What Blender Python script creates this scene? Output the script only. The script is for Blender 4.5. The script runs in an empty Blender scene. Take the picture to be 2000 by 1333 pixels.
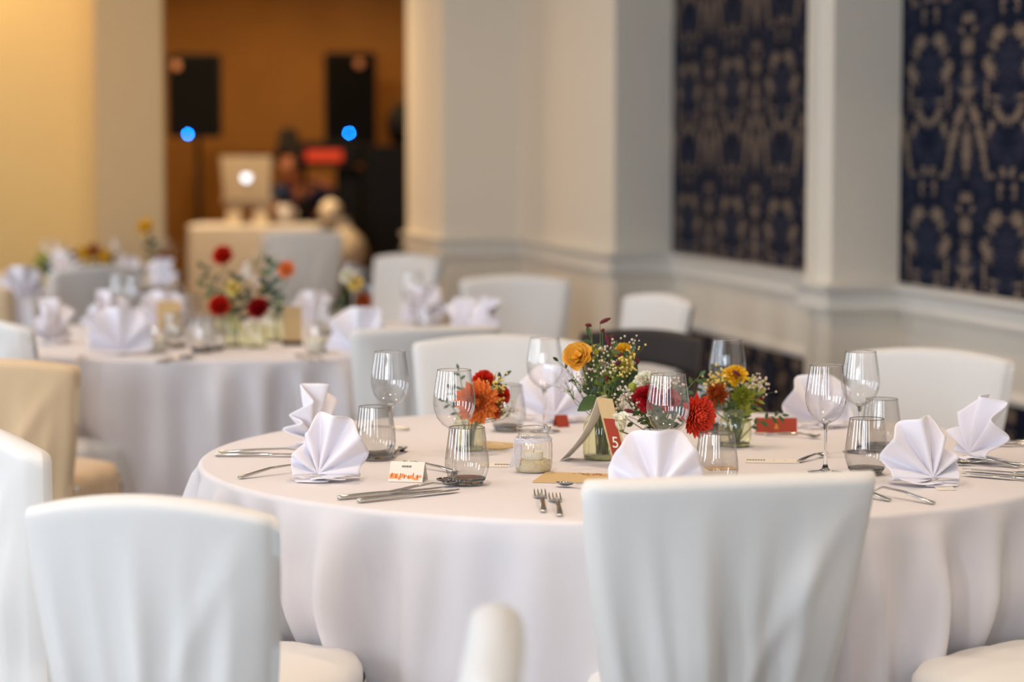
import bpy, bmesh, math, random
from mathutils import Vector, Matrix, Euler, noise
random.seed(7)
R = math.radians
sc = bpy.context.scene
C = sc.collection
# ---------------------------------------------------------------- camera
FPX, YH, HC, ZT = 4600.0, 300.0, 1.38, 0.75
PITCH = math.atan((666.5 - YH) / FPX)
cam = bpy.data.cameras.new('camera'); camo = bpy.data.objects.new('camera', cam); C.objects.link(camo)
camo.location = (0, 0, HC); camo.rotation_euler = (math.pi/2 - PITCH, 0, 0)
cam.sensor_width = 36; cam.lens = FPX/2000*36; cam.clip_end = 100
cam.dof.use_dof = True; cam.dof.focus_distance = 4.55; cam.dof.aperture_fstop = 2.1
sc.camera = camo
def ray(px, py):
    x = (px-1000)/FPX; y = -(py-666.5)/FPX
    return x, math.cos(PITCH)+y*math.sin(PITCH), -math.sin(PITCH)+y*math.cos(PITCH)
def W(px, py, z=ZT):
    dx, dy, dz = ray(px, py); t = (z-HC)/dz
    return Vector((dx*t, dy*t, z))
def WD(px, py, d):
    dx, dy, dz = ray(px, py); t = d/dy
    return Vector((dx*t, d, HC+dz*t))
# ---------------------------------------------------------------- world, lights, exposure
w = bpy.data.worlds.new('world'); sc.world = w; w.use_nodes = True
w.node_tree.nodes['Background'].inputs[0].default_value = (0.75, 0.85, 1.0, 1)
w.node_tree.nodes['Background'].inputs[1].default_value = 0.3
sc.view_settings.view_transform = 'Standard'; sc.view_settings.look = 'None'
sc.view_settings.gamma = 1; sc.view_settings.use_curve_mapping = False
sc.view_settings.exposure = -0.32
sc.cycles.use_denoising = True
sc.cycles.max_bounces = 10; sc.cycles.transparent_max_bounces = 24; sc.cycles.transmission_bounces = 10
sc.cycles.caustics_reflective = False; sc.cycles.caustics_refractive = False
sc.cycles.sample_clamp_indirect = 4
def area(name, loc, rot, sx, sy, power, col, shape='RECTANGLE', spread=None):
    l = bpy.data.lights.new(name, 'AREA'); l.shape = shape; l.size = sx
    if shape in ('RECTANGLE', 'ELLIPSE'): l.size_y = sy
    l.energy = power; l.color = col
    if spread: l.spread = R(spread)
    o = bpy.data.objects.new(name, l); C.objects.link(o); o.location = loc; o.rotation_euler = rot
    return o
COOL = (0.76, 0.87, 1.0); WARM = (1.0, 0.74, 0.50)
# tall windows: unseen, along the left wall and behind the camera
for i, (y, p) in enumerate([(0.3, 64), (2.6, 64), (4.9, 48), (7.4, 44), (9.6, 62)]):  # the farthest one is added to brighten the back corner
    area('window_light', (-4.85, y, 1.75), (0, R(-90), 0), 1.9, 0.8, p, COOL)
for i, (x, p) in enumerate([(-3.6, 115), (-2.2, 90), (-0.6, 36), (1.5, 24)]):
    area('window_light', (x, -2.4, 1.75), (R(90), 0, 0), 0.55, 1.9, p, COOL)
# ceiling downlights
for (x, y) in [(-3.4, 1.2), (-1.7, 1.2), (0.0, 1.2), (1.7, 1.2), (-3.4, 3.4), (-1.5, 3.6), (-0.2, 3.7), (1.1, 3.6), (-1.5, 5.4), (-0.1, 5.3), (1.1, 5.4),
               (-3.2, 6.2), (-1.6, 7.6), (-0.2, 7.6), (0.9, 7.4), (-3.2, 8.8), (-0.2, 9.4)]:
    area('downlight', (x, y, 2.83), (0, 0, 0), 0.11, 0, 5.9, WARM, 'DISK', 95)
# unseen warm lamps at the far end and in the band room
AMB = (1.0, 0.60, 0.22)
for (x, y, p) in [(-2.85, 12.72, 10), (-4.1, 12.2, 14), (-1.7, 11.4, 14)]:
    area('far_downlight', (x, y, 2.83), (0, 0, 0), 0.16, 0, p, (1.0, 0.68, 0.36), 'DISK')
for (x, y, p) in [(-2.4, 17.0, 12), (-1.3, 17.1, 12), (0.2, 17.0, 8)]:
    area('band_room_light', (x, y, 2.8), (0, 0, 0), 0.16, 0, p, (1.0, 0.55, 0.2), 'DISK')
for (x, y, p) in [(-2.3, 15.1, 58), (-1.7, 15.0, 30)]:
    area('band_room_light', (x, y, 2.8), (0, 0, 0), 0.16, 0, p, (1.0, 0.70, 0.38), 'DISK')  # added in front of the desk to brighten its cloth
# ---------------------------------------------------------------- helpers
def s2l(c):
    return tuple(((v/255)/12.92 if v/255 <= 0.04045 else ((v/255+0.055)/1.055)**2.4) for v in c) + (1.0,)
def mat(name, col, rough=0.6, metal=0.0, bump=0.0, bscale=200.0, var=0.0, vscale=8.0, sheen=0.0, emit=None, estr=0.0, spec=0.5, sub=0.0, trans=0.0):
    m = bpy.data.materials.new(name); m.use_nodes = True; nt = m.node_tree; b = nt.nodes['Principled BSDF']
    c = s2l(col) if max(col) > 1.0 else tuple(col)+(1.0,)
    b.inputs['Base Color'].default_value = c; b.inputs['Roughness'].default_value = rough; b.inputs['Metallic'].default_value = metal
    b.inputs['Specular IOR Level'].default_value = spec
    if sheen: b.inputs['Sheen Weight'].default_value = sheen
    if trans: b.inputs['Transmission Weight'].default_value = trans
    if sub:
        b.inputs['Subsurface Weight'].default_value = sub; b.inputs['Subsurface Radius'].default_value = (0.01, 0.008, 0.006)
    if emit:
        b.inputs['Emission Color'].default_value = s2l(emit); b.inputs['Emission Strength'].default_value = estr
    tc = nt.nodes.new('ShaderNodeTexCoord')
    if var:
        n = nt.nodes.new('ShaderNodeTexNoise'); n.inputs['Scale'].default_value = vscale; n.inputs['Detail'].default_value = 4
        nt.links.new(tc.outputs['Object'], n.inputs['Vector'])
        mx = nt.nodes.new('ShaderNodeMix'); mx.data_type = 'RGBA'
        mx.inputs[6].default_value = tuple(max(0, v*(1-var)) for v in c[:3])+(1,); mx.inputs[7].default_value = tuple(min(1, v*(1+var)) for v in c[:3])+(1,)
        nt.links.new(n.outputs['Fac'], mx.inputs[0]); nt.links.new(mx.outputs[2], b.inputs['Base Color'])
    if bump:
        n = nt.nodes.new('ShaderNodeTexNoise'); n.inputs['Scale'].default_value = bscale; n.inputs['Detail'].default_value = 3
        nt.links.new(tc.outputs['Object'], n.inputs['Vector'])
        bp = nt.nodes.new('ShaderNodeBump'); bp.inputs['Strength'].default_value = bump; bp.inputs['Distance'].default_value = 0.002
        nt.links.new(n.outputs['Fac'], bp.inputs['Height']); nt.links.new(bp.outputs['Normal'], b.inputs['Normal'])
    return m
def thin_glass(name, tint=(1, 1, 1), edge=(0.55, 0.58, 0.6), gloss=1.0, rough=0.0, bump=None):
    """a thin blown wall: clear straight on, darker and more mirror-like where it turns away"""
    m = bpy.data.materials.new(name); m.use_nodes = True; nt = m.node_tree; nt.nodes.clear()
    out = nt.nodes.new('ShaderNodeOutputMaterial'); tr = nt.nodes.new('ShaderNodeBsdfTransparent'); gl = nt.nodes.new('ShaderNodeBsdfGlossy')
    gl.inputs['Roughness'].default_value = rough; gl.inputs['Color'].default_value = (gloss, gloss, gloss, 1)
    lw = nt.nodes.new('ShaderNodeLayerWeight'); lw.inputs['Blend'].default_value = 0.5
    mx = nt.nodes.new('ShaderNodeMix'); mx.data_type = 'RGBA'; mx.inputs[6].default_value = tuple(tint)+(1,); mx.inputs[7].default_value = tuple(edge)+(1,)
    pw = nt.nodes.new('ShaderNodeMath'); pw.operation = 'POWER'; pw.inputs[1].default_value = 3.0
    nt.links.new(lw.outputs['Facing'], pw.inputs[0]); nt.links.new(pw.outputs[0], mx.inputs[0]); nt.links.new(mx.outputs[2], tr.inputs['Color'])
    p5 = nt.nodes.new('ShaderNodeMath'); p5.operation = 'POWER'; p5.inputs[1].default_value = 4.5; nt.links.new(lw.outputs['Facing'], p5.inputs[0])
    ad = nt.nodes.new('ShaderNodeMath'); ad.operation = 'MULTIPLY_ADD'; ad.inputs[1].default_value = 0.75; ad.inputs[2].default_value = 0.10
    nt.links.new(p5.outputs[0], ad.inputs[0])
    ms = nt.nodes.new('ShaderNodeMixShader'); nt.links.new(ad.outputs[0], ms.inputs[0]); nt.links.new(tr.outputs[0], ms.inputs[1]); nt.links.new(gl.outputs[0], ms.inputs[2])
    if bump:
        tc = nt.nodes.new('ShaderNodeTexCoord'); n = nt.nodes.new('ShaderNodeTexNoise'); n.inputs['Scale'].default_value = bump[1]
        nt.links.new(tc.outputs['Object'], n.inputs['Vector']); bp = nt.nodes.new('ShaderNodeBump'); bp.inputs['Strength'].default_value = bump[0]; bp.inputs['Distance'].default_value = 0.002
        nt.links.new(n.outputs['Fac'], bp.inputs['Height']); nt.links.new(bp.outputs[0], gl.inputs['Normal']); pass
    nt.links.new(ms.outputs[0], out.inputs[0]); return m
def solid_glass(name, col=(1, 1, 1), ior=1.48):
    m = bpy.data.materials.new(name); m.use_nodes = True; nt = m.node_tree; b = nt.nodes['Principled BSDF']
    b.inputs['Base Color'].default_value = tuple(col)+(1,); b.inputs['Roughness'].default_value = 0.0
    b.inputs['Transmission Weight'].default_value = 1.0; b.inputs['IOR'].default_value = ior
    return m
def me_obj(name, verts, faces, m=None, parent=None, smooth=True, loc=None, rotz=None, mods=None):
    me = bpy.data.meshes.new(name); me.from_pydata([tuple(v) for v in verts], [], faces); me.update()
    if smooth:
        me.polygons.foreach_set('use_smooth', [True]*len(me.polygons))
    if m:
        for mm in (m if isinstance(m, (list, tuple)) else [m]): me.materials.append(mm)
    o = bpy.data.objects.new(name, me); C.objects.link(o)
    if parent: o.parent = parent
    if loc is not None: o.location = loc
    if rotz is not None: o.rotation_euler = (0, 0, rotz)
    return o
class MB:
    def __init__(s): s.v = []; s.f = []; s.mi = []
    def add(s, vs, fs, mi=0):
        b = len(s.v); s.v += [tuple(v) for v in vs]; s.f += [tuple(i+b for i in f) for f in fs]; s.mi += [mi]*len(fs); return s
    def box(s, c, d, rot=None, mi=0):
        vs = [Vector((x*d[0]/2, y*d[1]/2, z*d[2]/2)) for x in (-1, 1) for y in (-1, 1) for z in (-1, 1)]
        if rot is not None:
            M = rot if isinstance(rot, Matrix) else Matrix.Rotation(rot, 3, 'Z'); vs = [M @ v for v in vs]
        vs = [v+Vector(c) for v in vs]
        return s.add(vs, [(0, 1, 3, 2), (4, 6, 7, 5), (0, 4, 5, 1), (2, 3, 7, 6), (0, 2, 6, 4), (1, 5, 7, 3)], mi)
    def tube(s, pts, rad, n=8, mi=0, caps=True):
        pts = [Vector(p) for p in pts]; k = len(pts)
        if not isinstance(rad, (list, tuple)): rad = [rad]*k
        vs = []; fs = []; up = None
        for i, p in enumerate(pts):
            t = (pts[min(i+1, k-1)]-pts[max(i-1, 0)]).normalized()
            if up is None:
                up = Vector((0, 0, 1)) if abs(t.z) < 0.9 else Vector((1, 0, 0))
            a = t.cross(up).normalized(); b = a.cross(t).normalized(); up = b
            for j in range(n):
                g = 2*math.pi*j/n; vs.append(p+(a*math.cos(g)+b*math.sin(g))*rad[i])
        for i in range(k-1):
            for j in range(n):
                fs.append((i*n+j, i*n+(j+1) % n, (i+1)*n+(j+1) % n, (i+1)*n+j))
        if caps: fs.append(tuple(range(n))[::-1]); fs.append(tuple(range((k-1)*n, k*n)))
        return s.add(vs, fs, mi)
    def lathe(s, prof, n=40, c=(0, 0, 0), rib=None, mi=0):
        vs = []; fs = []; k = len(prof); c = Vector(c)
        for i, (r, z) in enumerate(prof):
            for j in range(n):
                g = 2*math.pi*j/n; rr = r
                if rib and rib[2] < z < rib[3]: rr = r*(1+rib[1]*math.cos(rib[0]*g)*min(1, (z-rib[2])/0.006, (rib[3]-z)/0.006))
                vs.append(c+Vector((rr*math.cos(g), rr*math.sin(g), z)))
        for i in range(k-1):
            for j in range(n):
                fs.append((i*n+j, i*n+(j+1) % n, (i+1)*n+(j+1) % n, (i+1)*n+j))
        return s.add(vs, fs, mi)
    def ball(s, c, r, n=6, mi=0, sq=(1, 1, 1)):
        prof = [(math.sin(math.pi*i/n)*r+1e-5, -math.cos(math.pi*i/n)*r) for i in range(n+1)]
        b = len(s.v); s.lathe(prof, n+2, (0, 0, 0), mi=mi)
        c = Vector(c)
        for i in range(b, len(s.v)):
            v = s.v[i]; s.v[i] = (v[0]*sq[0]+c.x, v[1]*sq[1]+c.y, v[2]*sq[2]+c.z)
        return s
    def loft(s, secs, n=12, mi=0):
        """secs: (x, yc, zc, halfwidth, halfthick) along X"""
        vs = []; fs = []
        for (x, yc, zc, hw, ht) in secs:
            for j in range(n):
                g = 2*math.pi*j/n; cx = math.copysign(abs(math.cos(g))**0.6, math.cos(g)); sx = math.copysign(abs(math.sin(g))**0.6, math.sin(g))
                vs.append((x, yc+hw*cx, zc+ht*sx))
        for i in range(len(secs)-1):
            for j in range(n): fs.append((i*n+j, i*n+(j+1) % n, (i+1)*n+(j+1) % n, (i+1)*n+j))
        fs.append(tuple(range(n))[::-1]); fs.append(tuple(range((len(secs)-1)*n, len(secs)*n)))
        return s.add(vs, fs, mi)
    def build(s, name, m, parent=None, smooth=True, loc=None, rotz=None):
        o = me_obj(name, s.v, s.f, m, parent, smooth, loc, rotz)
        if any(s.mi): o.data.polygons.foreach_set('material_index', s.mi)
        return o
def tag(o, label=None, cat=None, group=None, kind=None):
    if label: o['label'] = label
    if cat: o['category'] = cat
    if group: o['group'] = group
    if kind: o['kind'] = kind
    return o
def thing(name, label, cat, loc=(0, 0, 0), rotz=0, group=None):
    o = bpy.data.objects.new(name, None); C.objects.link(o); o.location = loc; o.rotation_euler = (0, 0, rotz); o.empty_display_size = 0.05
    return tag(o, label, cat, group)
KIDS = {}
def dup(root, loc, rotz, label, group=None, scale=None):
    r = root.copy(); C.objects.link(r); r.location = loc; r.rotation_euler = (0, 0, rotz); r['label'] = label
    if group: r['group'] = group
    if scale: r.scale = scale
    for ch in list(root.children):
        c = ch.copy(); C.objects.link(c); c.parent = r
        for g in list(ch.children):
            d = g.copy(); C.objects.link(d); d.parent = c
    return r
def face(frm, to):
    d = Vector(to)-Vector(frm); return math.atan2(-d.x, d.y)
def rnd(a, b): return random.uniform(a, b)
# ---------------------------------------------------------------- materials
M = {}
M['wall'] = mat('wall_paint', (232, 222, 206), 0.7, var=0.02, vscale=2)
M['trim'] = mat('trim_gloss_paint', (226, 221, 212), 0.35)
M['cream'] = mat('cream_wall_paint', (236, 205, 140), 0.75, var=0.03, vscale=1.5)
M['pier'] = mat('warm_lit_wall_paint', (208, 180, 138), 0.75, var=0.02, vscale=2)  # wall paint with the pier's warm light mixed into the colour
M['ceiling'] = mat('ceiling_paint', (235, 232, 226), 0.8)
M['carpet'] = mat('carpet', (72, 52, 42), 0.95, var=0.35, vscale=40, bump=0.6, bscale=300)
M['amber'] = mat('amber_wall', (160, 112, 44), 0.7, var=0.3, vscale=1.6)
M['cloth'] = mat('table_linen', (230, 225, 228), 0.8, bump=0.25, bscale=700)
M['cover'] = mat('chair_cover_linen', (232, 229, 226), 0.75, bump=0.3, bscale=600, sheen=0.08)
M['cream_lit_cover'] = mat('cream_lit_chair_cover', (238, 206, 164), 0.75, bump=0.3, bscale=600, sheen=0.2)  # cover linen with warm light painted into its cream tone
M['napkin'] = mat('napkin_linen', (240, 236, 244), 0.65, bump=0.12, bscale=900, sheen=0.2)
M['steel'] = mat('polished_steel', (205, 200, 192), 0.09, metal=1.0)
M['dark'] = mat('black_plastic', (7, 7, 8), 0.6, spec=0.2)
M['brown'] = mat('dark_brown_upholstery', (46, 38, 34), 0.8, bump=0.3, bscale=300)
M['wood'] = mat('dark_wood', (60, 40, 28), 0.4)
M['glass'] = thin_glass('clear_glass', (0.985, 0.985, 0.985), (0.50, 0.53, 0.55))
M['glasssolid'] = solid_glass('clear_solid_glass')
M['smoke'] = thin_glass('smoked_glass', (0.86, 0.85, 0.83), (0.34, 0.34, 0.33))
M['smokebase'] = solid_glass('smoked_solid_glass', (0.42, 0.41, 0.38))
M['green'] = thin_glass('pale_green_glass', (0.93, 0.94, 0.76), (0.50, 0.52, 0.26))
M['greenbase'] = solid_glass('pale_green_solid_glass', (0.85, 0.88, 0.6))
M['jar'] = thin_glass('jar_glass', (0.96, 0.96, 0.94), (0.5, 0.5, 0.46))
M['wax'] = mat('candle_wax', (240, 232, 214), 0.5, sub=0.4)
M['granule'] = mat('pale_wax_granules', (226, 210, 176), 0.7)
M['stem'] = mat('green_stem', (96, 116, 44), 0.5)
M['leaf'] = mat('green_leaf', (62, 88, 34), 0.45, var=0.35, vscale=40)
M['leaf2'] = mat('yellow_green_leaf', (150, 156, 50), 0.5, var=0.3, vscale=60)
M['dleaf'] = mat('dark_green_leaf', (38, 58, 32), 0.45, var=0.3, vscale=40)
M['orange'] = mat('orange_petal', (255, 150, 74), 0.5, var=0.15, vscale=60, sub=0.1)
M['red'] = mat('red_petal', (222, 44, 24), 0.5, var=0.2, vscale=60, sub=0.1)
M['coral'] = mat('coral_petal', (240, 84, 56), 0.5, var=0.15, vscale=60, sub=0.1)
M['crimson'] = mat('crimson_petal', (176, 14, 26), 0.5, var=0.2, vscale=60)
M['rust'] = mat('rust_petal', (182, 84, 22), 0.55, var=0.3, vscale=90)
M['yellow'] = mat('yellow_petal', (250, 196, 40), 0.5, var=0.1, vscale=40, sub=0.1)
M['rose'] = mat('apricot_rose_petal', (255, 182, 64), 0.5, var=0.18, vscale=30, sub=0.15)
M['white_f'] = mat('ivory_petal', (244, 238, 214), 0.5, sub=0.15)
M['gyps'] = mat('pale_pink_blossom', (236, 214, 196), 0.6)
M['pyel'] = mat('pale_yellow_petal', (240, 214, 120), 0.5)
M['burg'] = mat('burgundy_burnet', (98, 14, 26), 0.7, bump=0.8, bscale=500)
M['kraft'] = mat('kraft_card', (212, 180, 130), 0.8, var=0.06, vscale=60)
M['paper'] = mat('white_paper', (240, 232, 218), 0.7)
M['terra'] = mat('terracotta_card', (166, 58, 34), 0.7)
M['gold'] = mat('gold_print', (226, 170, 70), 0.35, metal=0.6)
M['ink'] = mat('grey_ink', (96, 92, 86), 0.8)
M['skin'] = mat('skin', (190, 120, 84), 0.55, sub=0.1)
M['hair'] = mat('black_hair', (20, 15, 14), 0.7, bump=0.8, bscale=120)
M['blue'] = mat('navy_shirt', (34, 52, 92), 0.8)
M['button'] = mat('pearl_button', (226, 222, 216), 0.25)
# ---------------------------------------------------------------- wallpaper: mirrored damask, tan and slate on navy
def wallpaper_mat():
    m = bpy.data.materials.new('damask_wallpaper'); m.use_nodes = True; nt = m.node_tree; L = nt.links; N = nt.nodes.new; b = nt.nodes['Principled BSDF']
    def mth(op, a, bb=None, cc=None):
        n = N('ShaderNodeMath'); n.operation = op
        for i, v in enumerate((a, bb, cc)):
            if v is None: continue
            if isinstance(v, (int, float)): n.inputs[i].default_value = v
            else: L.new(v, n.inputs[i])
        return n.outputs[0]
    tc = N('ShaderNodeTexCoord'); sp = N('ShaderNodeSeparateXYZ'); L.new(tc.outputs['Object'], sp.inputs[0])
    X = mth('MULTIPLY', mth('PINGPONG', sp.outputs[0], 0.34), 765.0)
    V = mth('MULTIPLY', mth('FRACT', mth('DIVIDE', mth('SUBTRACT', 10*0.611+1.907, sp.outputs[2]), 0.611)), 1155.0)
    cb = N('ShaderNodeCombineXYZ'); L.new(X, cb.inputs[0]); L.new(V, cb.inputs[1])
    nz = N('ShaderNodeTexNoise'); nz.inputs['Scale'].default_value = 0.030; nz.inputs['Detail'].default_value = 4; nz.inputs['Roughness'].default_value = 0.65; L.new(cb.outputs[0], nz.inputs['Vector'])
    vm = N('ShaderNodeVectorMath'); vm.operation = 'SUBTRACT'; L.new(nz.outputs['Color'], vm.inputs[0]); vm.inputs[1].default_value = (.5, .5, .5)
    vs = N('ShaderNodeVectorMath'); vs.operation = 'MULTIPLY'; L.new(vm.outputs[0], vs.inputs[0]); vs.inputs[1].default_value = (80, 120, 0)
    ad = N('ShaderNodeVectorMath'); ad.operation = 'ADD'; L.new(cb.outputs[0], ad.inputs[0]); L.new(vs.outputs[0], ad.inputs[1]); P = ad.outputs[0]
    def ell(lst):
        acc = None
        for (cx, cy, rx, ry, ang) in lst:
            s = N('ShaderNodeVectorMath'); s.operation = 'SUBTRACT'; L.new(P, s.inputs[0]); s.inputs[1].default_value = (cx, cy, 0); o = s.outputs[0]
            if ang:
                r = N('ShaderNodeVectorRotate'); r.rotation_type = 'Z_AXIS'; L.new(o, r.inputs['Vector']); r.inputs['Angle'].default_value = R(ang); o = r.outputs[0]
            d = N('ShaderNodeVectorMath'); d.operation = 'DIVIDE'; L.new(o, d.inputs[0]); d.inputs[1].default_value = (rx, ry, 1)
            l = N('ShaderNodeVectorMath'); l.operation = 'LENGTH'; L.new(d.outputs[0], l.inputs[0]); o = l.outputs['Value']
            acc = o if acc is None else mth('MINIMUM', acc, o)
        return acc
    tan = ell([(0, 130, 48, 30, 0), (0, 300, 34, 62, 0), (0, 480, 30, 85, 0), (0, 600, 50, 34, 0), (0, 660, 12, 60, 0), (0, 970, 27, 165, 0), (55, 760, 26, 80, 14),
               (88, 900, 26, 110, 14), (118, 1050, 17, 130, 8), (150, 850, 18, 60, -14), (195, 250, 48, 46, 30), (165, 320, 40, 18, -25), (140, 460, 34, 82, 14), (126, 600, 10, 120, 0),
               (172, 640, 30, 18, 0), (200, 745, 26, 62, 24), (235, 790, 18, 34, 0), (150, 1170, 30, 42, 0), (232, 1120, 14, 40, 0), (215, 60, 12, 60, 0), (40, 200, 12, 26, -24)])
    sl = ell([(260, 420, 90, 150, 0), (110, 200, 40, 130, -14), (190, 940, 44, 110, 6), (60, 1110, 20, 150, 6), (260, 1080, 44, 120, 0), (60, 560, 60, 60, 0), (230, 640, 40, 50, 0), (90, 20, 60, 70, 0)])
    n2 = N('ShaderNodeTexNoise'); n2.inputs['Scale'].default_value = 0.05; n2.inputs['Detail'].default_value = 3; L.new(cb.outputs[0], n2.inputs['Vector'])
    tan = mth('ADD', tan, mth('MULTIPLY', mth('SUBTRACT', n2.outputs['Fac'], 0.5), 3.2)); sl = mth('ADD', sl, mth('MULTIPLY', mth('SUBTRACT', n2.outputs['Fac'], 0.5), 2.6))
    mt = N('ShaderNodeMapRange'); mt.inputs['From Min'].default_value = 0.98; mt.inputs['From Max'].default_value = 0.84; L.new(tan, mt.inputs['Value'])
    ms = N('ShaderNodeMapRange'); ms.inputs['From Min'].default_value = 1.1; ms.inputs['From Max'].default_value = 0.8; L.new(sl, ms.inputs['Value'])
    wv = N('ShaderNodeTexWave'); wv.wave_type = 'RINGS'; wv.inputs['Scale'].default_value = 0.012; wv.inputs['Distortion'].default_value = 9; wv.inputs['Detail'].default_value = 3; wv.inputs['Detail Scale'].default_value = 2
    L.new(P, wv.inputs['Vector'])
    sf = mth('MULTIPLY', mth('MULTIPLY', ms.outputs[0], mth('GREATER_THAN', wv.outputs['Fac'], 0.45)), 0.8)
    c1 = N('ShaderNodeMix'); c1.data_type = 'RGBA'; c1.inputs[6].default_value = s2l((9, 19, 40)); c1.inputs[7].default_value = s2l((50, 52, 68)); L.new(sf, c1.inputs[0])
    c2 = N('ShaderNodeMix'); c2.data_type = 'RGBA'; L.new(c1.outputs[2], c2.inputs[6]); c2.inputs[7].default_value = s2l((122, 105, 90)); L.new(mt.outputs[0], c2.inputs[0])
    L.new(c2.outputs[2], b.inputs['Base Color']); b.inputs['Roughness'].default_value = 0.8; b.inputs['Specular IOR Level'].default_value = 0.1
    return m
M['damask'] = wallpaper_mat()
# ---------------------------------------------------------------- room shell
def struct(o): o['kind'] = 'structure'; return o
SL = 0.215
J = [Vector((-0.646, 14.49)), Vector((-0.39, 13.30)), Vector((0.044, 13.39)), Vector((0.492, 11.31)), Vector((0.776, 11.37)), Vector((1.306, 8.90)), Vector((1.110, 8.90)), Vector((1.171, 8.618)), Vector((1.429, 8.674)), Vector((3.85, -2.59))]
CH = 2.9
def wall_seg(name, a, b, z0, z1, m, th=0.12, lift=0.0, ext=0.0):
    """a wall between plan points a and b, the room to the left of a->b, its thickness behind"""
    a, b = Vector(a), Vector(b); d = (b-a); Ln = d.length; mb = MB()
    mb.box((Ln/2, lift-th/2, (z0+z1)/2), (Ln+2*ext, th, z1-z0))
    return struct(mb.build(name, m, None, False, (a.x, a.y, 0), math.atan2(d.y, d.x)))
for i in range(len(J)-1):
    wall_seg('wall_right', J[i+1], J[i], 0, CH, M['wall'])
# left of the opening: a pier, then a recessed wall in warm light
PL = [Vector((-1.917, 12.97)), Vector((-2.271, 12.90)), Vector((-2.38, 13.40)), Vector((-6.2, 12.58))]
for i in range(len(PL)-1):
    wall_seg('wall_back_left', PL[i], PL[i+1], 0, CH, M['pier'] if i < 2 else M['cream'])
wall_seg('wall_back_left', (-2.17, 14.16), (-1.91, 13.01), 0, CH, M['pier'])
wall_seg('wall_left', (-5.0, 12.84), (-5.0, -2.6), 0, CH, M['wall'])
wall_seg('wall_near', (-5.0, -2.6), (3.85, -2.6), 0, CH, M['wall'])
# band room behind the opening
wall_seg('wall_band_room_back', (3.2, 18.6), (-6.2, 18.0), 0, CH, M['amber'])
wall_seg('wall_band_room_left', (-6.2, 18.0), (-6.2, 13.3), 0, CH, M['amber'])
wall_seg('wall_band_room_right', (3.2, 14.6), (3.2, 18.6), 0, CH, M['amber'])
wall_seg('wall_band_room_front', (-0.62, 14.60), (3.2, 14.60), 0, CH, M['amber'])
wall_seg('wall_band_room_front', (-6.2, 13.4), (-2.2, 14.2), 0, CH, M['amber'])
struct(MB().box((-1.4, 8.0, -0.05), (10.6, 22, 0.1)).build('floor', M['carpet'], None, False))
struct(MB().box((-1.4, 8.0, CH+0.05), (10.6, 22, 0.1)).build('ceiling', M['ceiling'], None, False))
# wallpaper sheets: the two panels in view
def paper(a, b, z0, z1, off):
    a, b = Vector(a), Vector(b); d = b-a; Ln = d.length; mb = MB()
    mb.box((off+Ln/2, 0.002, (z0+z1)/2), (Ln, 0.004, z1-z0))
    dn = d.normalized(); o = a-dn*off
    return struct(mb.build('wall_right_wallpaper', M['damask'], None, False, (o.x, o.y, 0), math.atan2(d.y, d.x)))
# phase: pattern axis sits 0.61 m along from the pier corner on the near panel
pn = J[8]+(J[9]-J[8]).normalized()*3.4
paper(pn, J[8], 0.90, CH, 0.68-((3.4-0.61) % 0.68))
paper(J[5], J[4], 0.90, CH, 0.12)
pn2 = J[8]+(J[9]-J[8]).normalized()*4.4
paper(pn2, J[8], 0.11, 0.56, 0.0); paper(J[5], J[4], 0.11, 0.56, 0.0)
# chair rail, panel trim and skirting swept along the walls with mitred corners
def sweep(name, pts, prof, m):
    pts = [Vector(p) for p in pts]; k = len(pts); vs = []; fs = []; n = len(prof)
    def nrm(a, b):
        d = (b-a).normalized(); return Vector((-d.y, d.x))
    for i, p in enumerate(pts):
        if i == 0: q = nrm(pts[0], pts[1])
        elif i == k-1: q = nrm(pts[-2], pts[-1])
        else:
            n1, n2 = nrm(pts[i-1], p), nrm(p, pts[i+1]); q = (n1+n2)/(1+n1.dot(n2))
        for (o, z) in prof: vs.append((p.x+q.x*o, p.y+q.y*o, z))
    for i in range(k-1):
        for j in range(n-1): fs.append((i*n+j, (i+1)*n+j, (i+1)*n+j+1, i*n+j+1))
    return struct(me_obj(name, vs, fs, m, None, False))
near_far = [J[9], J[8], J[7], J[6], J[5], J[4], J[3], J[2], J[1], J[0]]
sweep('trim_1', near_far, [(0, .795), (.030, .800), (.033, .815), (.018, .828), (.018, .862), (.030, .872), (.042, .884), (.042, .898), (0, .908)], M['trim'])
sweep('trim_2', near_far[:2], [(0, .555), (.014, .558), (.018, .575), (.008, .595), (0, .60)], M['trim'])
sweep('trim_3', near_far[4:6], [(0, .555), (.014, .558), (.018, .575), (.008, .595), (0, .60)], M['trim'])
sweep('baseboard_right', near_far, [(.016, 0), (.016, .09), (.008, .105), (0, .11)], M['trim'])
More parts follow.
